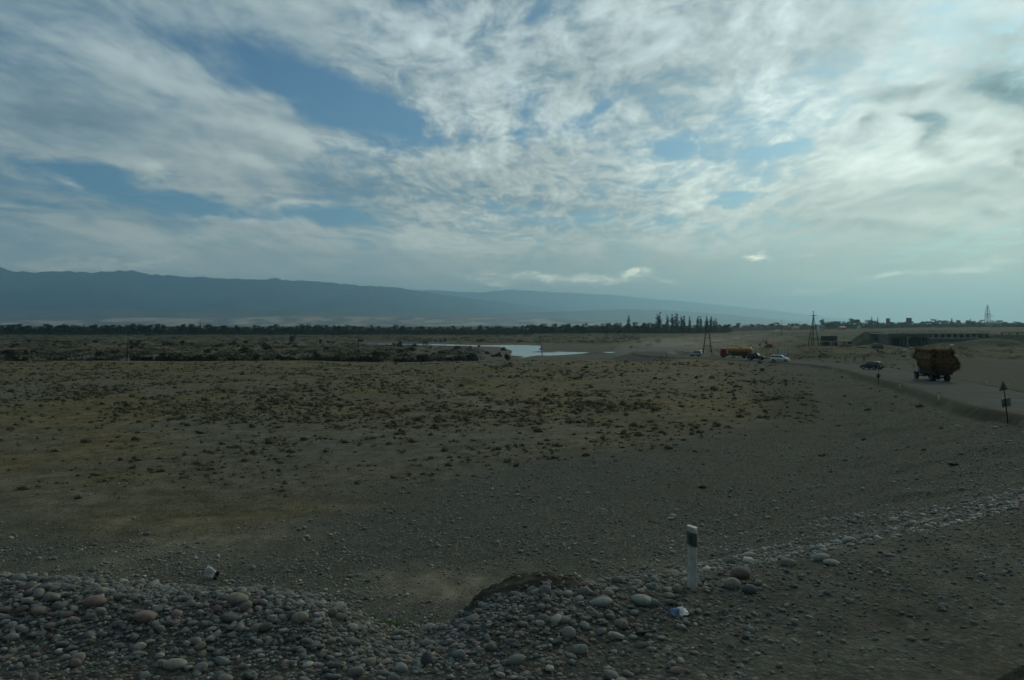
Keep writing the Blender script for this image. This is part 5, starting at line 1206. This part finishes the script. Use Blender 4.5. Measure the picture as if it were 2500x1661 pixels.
# ------------------------------------------------------------------ haze and dust
def haze():
    m = bpy.data.materials.new('hazy_air'); m.use_nodes = True; nt = m.node_tree; nt.nodes.remove(nt.nodes['Principled BSDF'])
    v = nt.nodes.new('ShaderNodeVolumePrincipled'); v.inputs['Color'].default_value = HAZE_COL; v.inputs['Density'].default_value = HAZE_DENS; v.inputs['Anisotropy'].default_value = .66
    nt.links.new(v.outputs[0], nt.nodes['Material Output'].inputs['Volume'])
    b = MB(); b.box((0, 6000, 594), (66000, 66000, 1260)); o = b.build('haze', m); tag(o, kind='stuff')
HAZE_COL = (.42, .75, 1.0, 1); HAZE_DENS = 8.2e-5
haze()
def dust(px, Y, z, rx, ry, rz, dens, label):
    m = bpy.data.materials.new('road_dust'); m.use_nodes = True; nt = m.node_tree; nt.nodes.remove(nt.nodes['Principled BSDF'])
    v = nt.nodes.new('ShaderNodeVolumePrincipled'); v.inputs['Color'].default_value = (.78, .76, .70, 1); v.inputs['Density'].default_value = dens
    nt.links.new(v.outputs[0], nt.nodes['Material Output'].inputs['Volume'])
    vv, f = ico(3); X = (px - 1250) / F * Y; o = link('dust_cloud', raw_mesh('dust_cloud', vv * np.array([rx, ry, rz]), f, 3, True), m); o.location = (X, Y, tz(X, Y) + z); tag(o, label, 'dust', kind='stuff')
dust(1615, 275, 0, 17, 12, 5.0, .014, 'pale brown dust hanging over the road bend')
dust(1700, 330, 0, 24, 40, 4.5, .005, 'pale dust trailing behind cars on the distant road')
dust(1800, 480, 0, 30, 80, 5, .0016, 'pale dust raised along the distant road')
dust(1900, 900, 0, 80, 130, 8, .0006, 'far dust hanging over the end of the road')

# ------------------------------------------------------------------ sky
SUN_AZ, SUN_EL = R(33), R(21)
def world():
    w = bpy.data.worlds.new('World'); SC.world = w; w.use_nodes = True; nt = w.node_tree; N = nt.nodes; L = nt.links; N.clear()
    out = N.new('ShaderNodeOutputWorld'); bg = N.new('ShaderNodeBackground'); L.new(bg.outputs[0], out.inputs[0])
    def val(x): return x
    def setin(sock, v):
        if isinstance(v, (int, float)): sock.default_value = v
        elif isinstance(v, tuple): sock.default_value = v
        else: L.new(v, sock)
    def m(op, a, b=0.0, c=0.0, clamp=False):
        n = N.new('ShaderNodeMath'); n.operation = op; n.use_clamp = clamp
        for i, v in enumerate((a, b, c)): setin(n.inputs[i], v)
        return n.outputs[0]
    def vm(op, a, b=None):
        n = N.new('ShaderNodeVectorMath'); n.operation = op; setin(n.inputs[0], a)
        if b is not None: setin(n.inputs[1] if op != 'SCALE' else n.inputs['Scale'], b)
        return n
    def mr(x, a, b, c, d, sm=True):
        n = N.new('ShaderNodeMapRange'); n.interpolation_type = 'SMOOTHSTEP' if sm else 'LINEAR'
        for i, v in enumerate((x, a, b, c, d)): setin(n.inputs[i], v)
        return n.outputs[0]
    def comb(x, y, z=0.0):
        n = N.new('ShaderNodeCombineXYZ'); [setin(n.inputs[i], v) for i, v in enumerate((x, y, z))]; return n.outputs[0]
    def noise(vec, s, d=5, r=.55, dist=0.0):
        n = N.new('ShaderNodeTexNoise'); n.inputs['Scale'].default_value = s; n.inputs['Detail'].default_value = d; n.inputs['Roughness'].default_value = r; n.inputs['Distortion'].default_value = dist; L.new(vec, n.inputs['Vector']); return n
    def mixc(f, a, b):
        n = N.new('ShaderNodeMix'); n.data_type = 'RGBA'; setin(n.inputs[0], f); setin(n.inputs[6], a); setin(n.inputs[7], b); return n.outputs[2]
    tc = N.new('ShaderNodeTexCoord'); sp = N.new('ShaderNodeSeparateXYZ'); L.new(tc.outputs['Generated'], sp.inputs[0]); dx, dy, dz = sp.outputs
    az = m('ARCTAN2', dx, dy); el = m('ARCSINE', dz)
    # cloud layer as a plane overhead: streets run towards a point on the horizon a little right of centre
    zz = m('ADD', m('MAXIMUM', dz, 0.0), .10)
    AZ0 = .06
    qx = m('DIVIDE', m('ADD', m('MULTIPLY', dx, math.cos(AZ0)), m('MULTIPLY', dy, -math.sin(AZ0))), zz)
    qy = m('DIVIDE', m('ADD', m('MULTIPLY', dx, math.sin(AZ0)), m('MULTIPLY', dy, math.cos(AZ0))), zz)
    wrp = noise(comb(m('MULTIPLY', qx, .5), m('MULTIPLY', qy, .35)), 1.6, 3)
    wv = vm('SCALE', vm('SUBTRACT', wrp.outputs['Color'], (.5, .5, .5)).outputs[0], .9).outputs[0]
    stq = vm('ADD', comb(m('MULTIPLY', qx, 1.0), m('MULTIPLY', qy, .30)), wv).outputs[0]
    n1 = noise(stq, 1.7, 7, .56).outputs['Fac']
    puq = vm('ADD', comb(m('MULTIPLY', qx, 1.0), m('MULTIPLY', qy, .7)), vm('SCALE', wv, .6).outputs[0]).outputs[0]
    n2 = noise(puq, 4.2, 7, .6, .4).outputs['Fac']
    n3 = noise(comb(m('MULTIPLY', az, 3.0), m('MULTIPLY', el, 13.0)), 2.0, 5, .55).outputs['Fac']
    n5 = noise(vm('ADD', comb(qx, m('MULTIPLY', qy, .55)), vm('SCALE', wv, .5).outputs[0]).outputs[0], 11.0, 7, .62, .3).outputs['Fac']
    # angular coordinates, gently warped so that every cloud edge is ragged
    w2 = noise(comb(m('MULTIPLY', az, 1.0), m('MULTIPLY', el, 2.2)), 7.5, 6, .6)
    wd = vm('MULTIPLY', vm('SUBTRACT', w2.outputs['Color'], (.5, .5, .5)).outputs[0], (.12, .065, 0.0)).outputs[0]
    AE = vm('ADD', comb(az, el), wd).outputs[0]
    def angles(px, py):
        X = (px - 1250) / F; Z = (HZ - py) / F; return math.atan(X), math.atan2(Z, math.hypot(1, X))
    # broad cloud layout: a smooth field over azimuth and elevation, written as a short sum of curve products
    sa = vm('MULTIPLY', vm('ADD', AE, (.75, 0.0, 0.0)).outputs[0], (1 / 1.5, 1 / .47, 0.0)).outputs[0]
    ssp = N.new('ShaderNodeSeparateXYZ'); L.new(sa, ssp.inputs[0])
    azn = comb(ssp.outputs[0], ssp.outputs[0], ssp.outputs[0]); eln = comb(ssp.outputs[1], ssp.outputs[1], ssp.outputs[1])
    def curve_node(src, ys):
        n = N.new('ShaderNodeRGBCurve'); mp = n.mapping; mp.use_clip = False; mp.extend = 'HORIZONTAL'
        for c in range(3):
            cu = mp.curves[c]; y = ys[c]; k = len(y)
            cu.points[0].location = (0, y[0]); cu.points[1].location = (1, y[-1])
            for i in range(1, k - 1): cu.points.new(i / (k - 1), y[i])
        mp.update(); L.new(src, n.inputs['Color']); return n.outputs[0]
    def strokes(lst, base, rank=18, na=150, ne=120):
        A_, E_ = np.meshgrid(np.linspace(-.75, .75, na), np.linspace(0, .47, ne)); g = np.zeros_like(A_)
        for (x0, y0, x1, y1, wd_, amp) in lst:
            a0, e0 = angles(x0, y0); a1, e1 = angles(x1, y1); r = math.atan2(e1 - e0, a1 - a0); ln = (math.hypot(a1 - a0, e1 - e0) / 2 + wd_ / F) * 1.15
            x = A_ - (a0 + a1) / 2; y = E_ - (e0 + e1) / 2; u = (x * math.cos(r) + y * math.sin(r)) / ln; v = (-x * math.sin(r) + y * math.cos(r)) / (wd_ / F * 1.15)
            t = np.clip((1.15 - np.hypot(u, v)) / 1.05, 0, 1); g += amp * t * t * (3 - 2 * t)
        U_, S_, V_ = np.linalg.svd(g, full_matrices=False); acc = base
        for k in range(0, rank, 3):
            us = [U_[:, k + c] for c in range(3)]; vs = [V_[k + c] for c in range(3)]
            mu = [abs(u).max() + 1e-9 for u in us]; mv = [abs(v).max() + 1e-9 for v in vs]
            cu = curve_node(eln, [u / q * .5 + .5 for u, q in zip(us, mu)]); cv_ = curve_node(azn, [v / q * .5 + .5 for v, q in zip(vs, mv)])
            p = vm('MULTIPLY', vm('SUBTRACT', cu, (.5, .5, .5)).outputs[0], vm('SUBTRACT', cv_, (.5, .5, .5)).outputs[0]).outputs[0]
            d = vm('DOT_PRODUCT', p, tuple(float(4 * S_[k + c] * mu[c] * mv[c]) for c in range(3))).outputs['Value']
            acc = m('ADD', acc, d)
        return acc
    # gaps (blue showing) as negative cover, thick cloud as positive
    cover = strokes([
        (430, 110, 760, 205, 66, -.32), (720, 212, 980, 288, 60, -.50), (900, 250, 1090, 340, 34, -.4), (620, 150, 800, 200, 60, -.25), (1010, 10, 1120, 30, 40, -.12),
        (60, 385, 330, 465, 34, -.55), (330, 460, 620, 510, 30, -.55), (600, 515, 960, 525, 20, -.38), (0, 510, 210, 515, 14, -.35), (220, 615, 340, 618, 16, -.4), (0, 605, 80, 612, 18, -.38), (560, 322, 720, 330, 14, -.22), (720, 535, 860, 545, 14, -.25), (0, 545, 60, 548, 12, -.25),
        (1360, 330, 1480, 270, 30, -.28), (1640, 345, 1700, 350, 34, -.45), (1800, 370, 1960, 340, 26, -.5), (1730, 488, 1820, 478, 16, -.55), (1480, 260, 1500, 230, 22, -.3), (1270, 350, 1300, 340, 18, -.3), (1560, 345, 1640, 320, 16, -.2), (1560, 535, 1920, 540, 22, -.25), (1200, 525, 1500, 540, 20, -.22),
        (1150, 220, 1350, 110, 60, .15), (0, 250, 700, 330, 80, .22), (1000, 400, 1300, 440, 60, .25), (2000, 500, 2480, 420, 120, .25), (1400, 60, 2300, 60, 90, .2), (880, 250, 920, 272, 12, .45), (860, 243, 880, 246, 5, .35), (1048, 312, 1066, 322, 9, .5)], .59)
    cv = m('ADD', cover, m('MULTIPLY', m('SUBTRACT', n1, .5), 1.15)); cv = m('ADD', cv, m('MULTIPLY', m('SUBTRACT', n2, .5), .75)); cv = m('ADD', cv, m('MULTIPLY', m('SUBTRACT', n5, .5), m('MULTIPLY', mr(az, -.35, -.05, .3, 1), 1.05)))
    cv = m('ADD', cv, m('MULTIPLY', m('SUBTRACT', noise(vm('ADD', comb(m('MULTIPLY', qx, 1.0), m('MULTIPLY', qy, .13)), vm('SCALE', wv, .45).outputs[0]).outputs[0], 5.0, 6, .62).outputs['Fac'], .5), .5))
    cloud = mr(cv, .12, .72, 0, 1)
    # thin veil low over the horizon
    veil = mr(el, .02, .14, 1.0, 0.0)
    # brightness of the cloud: lighter towards the hidden sun, dark shaded cells
    shade = strokes([
        (1700, 180, 2100, 260, 420, .14), (1850, 260, 1980, 250, 90, .12), (1750, 330, 1880, 300, 40, .10), (2300, 60, 2500, 20, 160, .16), (1980, 420, 2420, 330, 80, .16), (1560, 390, 1850, 440, 60, .16), (1650, 500, 1720, 480, 18, .22), (1100, 250, 1200, 330, 80, .12), (1250, 200, 1290, 260, 40, .15), (1250, 330, 1400, 320, 40, .14), (900, 60, 1200, 160, 60, .10),
        (2250, 560, 2500, 560, 40, .10), (1300, 590, 1950, 600, 26, .13), (900, 600, 1300, 610, 30, .08), (0, 120, 400, 230, 110, .04), (500, 290, 1300, 400, 28, .14), (0, 410, 300, 485, 14, .20), (380, 505, 800, 535, 16, .16), (640, 495, 790, 508, 12, .2), (330, 415, 400, 425, 14, .15), (430, 360, 620, 375, 22, .10), (1300, 520, 1900, 560, 16, .1), (1000, 530, 1300, 560, 22, .10),
        (1560, 110, 1900, 130, 70, -.10), (1900, 120, 2160, 170, 50, -.10), (1600, 250, 1760, 260, 40, -.08), (2000, 330, 2300, 300, 40, -.07), (1360, 190, 1780, 200, 44, -.18), (1250, 160, 1550, 150, 26, -.10), (1450, 130, 1530, 140, 22, -.12), (0, 240, 300, 310, 80, -.14), (450, 100, 800, 170, 60, -.08), (1880, 60, 2150, 80, 60, -.10), (2150, 230, 2300, 225, 26, -.34), (2370, 180, 2500, 220, 70, -.36), (2440, 200, 2500, 260, 40, -.22), (2278, 295, 2312, 350, 36, -.42), (2240, 295, 2260, 305, 16, -.25), (2090, 300, 2150, 280, 14, -.28), (2350, 320, 2500, 330, 14, -.16), (2390, 512, 2440, 516, 9, -.28), (2470, 375, 2500, 385, 14, -.3), (2270, 553, 2300, 554, 5, -.2), (2380, 70, 2500, 90, 40, -.22),
        (2340, 400, 2500, 430, 20, -.12), (2200, 480, 2450, 455, 14, -.10), (600, 420, 1100, 470, 40, -.12), (300, 490, 400, 540, 30, -.04), (1050, 490, 1500, 500, 16, -.10), (1900, 545, 2500, 590, 22, -.16), (1700, 640, 2500, 660, 50, -.10), (1250, 640, 1700, 650, 40, -.05), (0, 570, 800, 590, 40, .12), (700, 560, 1350, 600, 44, .13), (150, 90, 500, 260, 90, .06), (1500, 600, 2000, 590, 40, .06)], 0.0)
    bright = m('ADD', m('MULTIPLY', m('MULTIPLY', m('SUBTRACT', n2, .5), .34), mr(az, -.5, .05, .5, 1)), m('MULTIPLY', m('SUBTRACT', n1, .5), .36))
    n4 = noise(vm('ADD', comb(m('MULTIPLY', qx, 1.0), m('MULTIPLY', qy, .13)), vm('SCALE', wv, .45).outputs[0]).outputs[0], 10.0, 7, .62).outputs['Fac']
    bright = m('ADD', bright, m('MULTIPLY', m('MULTIPLY', m('SUBTRACT', n4, .5), .36), mr(az, -.5, .05, .4, 1)))
    puffm = m('MULTIPLY', m('MULTIPLY', mr(az, -.32, -.08, .25, 1), mr(az, .30, .48, 1, .35)), mr(el, .07, .17, .15, 1))
    bright = m('ADD', bright, m('MULTIPLY', m('MULTIPLY', m('SUBTRACT', n5, .5), puffm), .85))
    bright = m('ADD', m('ADD', bright, shade), m('MULTIPLY', m('SUBTRACT', n3, .5), .16))
    side = mr(az, -.6, .62, 0, 1)
    base = m('ADD', mr(side, 0, 1, .53, .70, False), m('MULTIPLY', m('SUBTRACT', n1, .5), .1)); 
    B = m('MAXIMUM', m('ADD', base, m('MULTIPLY', bright, .95)), .12)
    Bc = m('POWER', B, 1.45)
    tint = mixc(mr(el, .05, .36, 0, 1), mixc(side, (.94, 1.06, .96, 1), (1.03, 1.06, .90, 1)), mixc(side, (.755, .965, 1.01, 1), (.845, .985, .985, 1)))
    # darker cells are bluer
    tint = mixc(mr(B, .34, .66, .85, 0), tint, (.56, .90, 1.12, 1))
    ccol = vm('SCALE', tint, m('MULTIPLY', Bc, .96)).outputs[0]
    sky = N.new('ShaderNodeTexSky'); sky.sky_type = 'NISHITA'; sky.sun_disc = False; sky.sun_elevation = SUN_EL; sky.sun_rotation = SUN_AZ; sky.air_density = 1.0; sky.dust_density = .6; sky.ozone_density = 2.0
    sk = vm('MULTIPLY', vm('SCALE', sky.outputs[0], SKYMUL).outputs[0], (.56, .90, 1.06)).outputs[0]
    col = mixc(cloud, sk, ccol)
    # far haze band: pale teal to yellowish right, faint streaks in it
    vb = mixc(mr(az, -.55, .6, 0, 1), (.60, .68, .60, 1), (.58, .58, .38, 1)); vb = vm('SCALE', vb, m('ADD', .86, m('MULTIPLY', n3, .3))).outputs[0]
    col = mixc(m('MULTIPLY', veil, .8), col, vb)
    # small sunlit cumulus row low over the far range and pale streaks at right
    low = strokes([(1130, 687, 1240, 690, 9, .55), (1240, 680, 1420, 690, 12, .85), (1400, 690, 1560, 684, 14, .8), (1530, 680, 1570, 676, 12, .8), (1580, 694, 1640, 696, 6, .5), (1830, 632, 1910, 631, 7, .9), (1945, 629, 1985, 630, 4, .5), (1840, 702, 2080, 698, 6, .45), (2110, 690, 2250, 668, 8, .55), (2210, 676, 2480, 668, 9, .4), (2350, 655, 2500, 650, 18, .3), (0, 645, 480, 628, 16, .25)], 0.0, 9, 220, 200)
    lowf = m('MULTIPLY', m('MULTIPLY', low, mr(noise(comb(m('MULTIPLY', az, 1.0), m('MULTIPLY', el, 2.0)), 38, 6, .65).outputs['Fac'], .38, .6, .15, 1.15)), 1.0, clamp=True)
    col = mixc(lowf, col, (1.7, 1.65, 1.25, 1))
    # the sky behind the viewer, away from the sun, is darker
    col = vm('SCALE', col, mr(dy, -.35, .55, .30, 1.0)).outputs[0]
    # below the horizon
    col = mixc(mr(dz, -.02, 0.0, 0, 1), (.06, .065, .055, 1), col)
    L.new(col, bg.inputs['Color']); bg.inputs['Strength'].default_value = 1.0
    w.cycles.sampling_method = 'MANUAL'; w.cycles.sample_map_resolution = 512
SKYMUL = .054
world()
sl = bpy.data.lights.new('Sun', 'SUN'); sl.energy = .95; sl.angle = R(12); sl.color = (1, .81, .48)
so = bpy.data.objects.new('Sun', sl); COL.objects.link(so)
so.rotation_euler = Vector((-math.sin(SUN_AZ) * math.cos(SUN_EL), -math.cos(SUN_AZ) * math.cos(SUN_EL), -math.sin(SUN_EL))).to_track_quat('-Z', 'Y').to_euler()

# ------------------------------------------------------------------ camera
cd = bpy.data.cameras.new('Camera'); cam = bpy.data.objects.new('Camera', cd); COL.objects.link(cam)
cam.location = (0, 0, H); cam.rotation_euler = (R(90), 0, 0); cd.lens = F / 2500 * 36; cd.sensor_width = 36; cd.shift_y = (HZ - 830.5) / 2500
cd.clip_start = .1; cd.clip_end = 80000; SC.camera = cam
SC.view_settings.view_transform = 'Standard'; SC.view_settings.look = 'None'; SC.view_settings.exposure = 0; SC.view_settings.gamma = 1
SC.cycles.use_denoising = True; SC.cycles.use_adaptive_sampling = True; SC.cycles.adaptive_threshold = .015; SC.cycles.volume_bounces = 1; SC.cycles.max_bounces = 5; SC.cycles.diffuse_bounces = 2
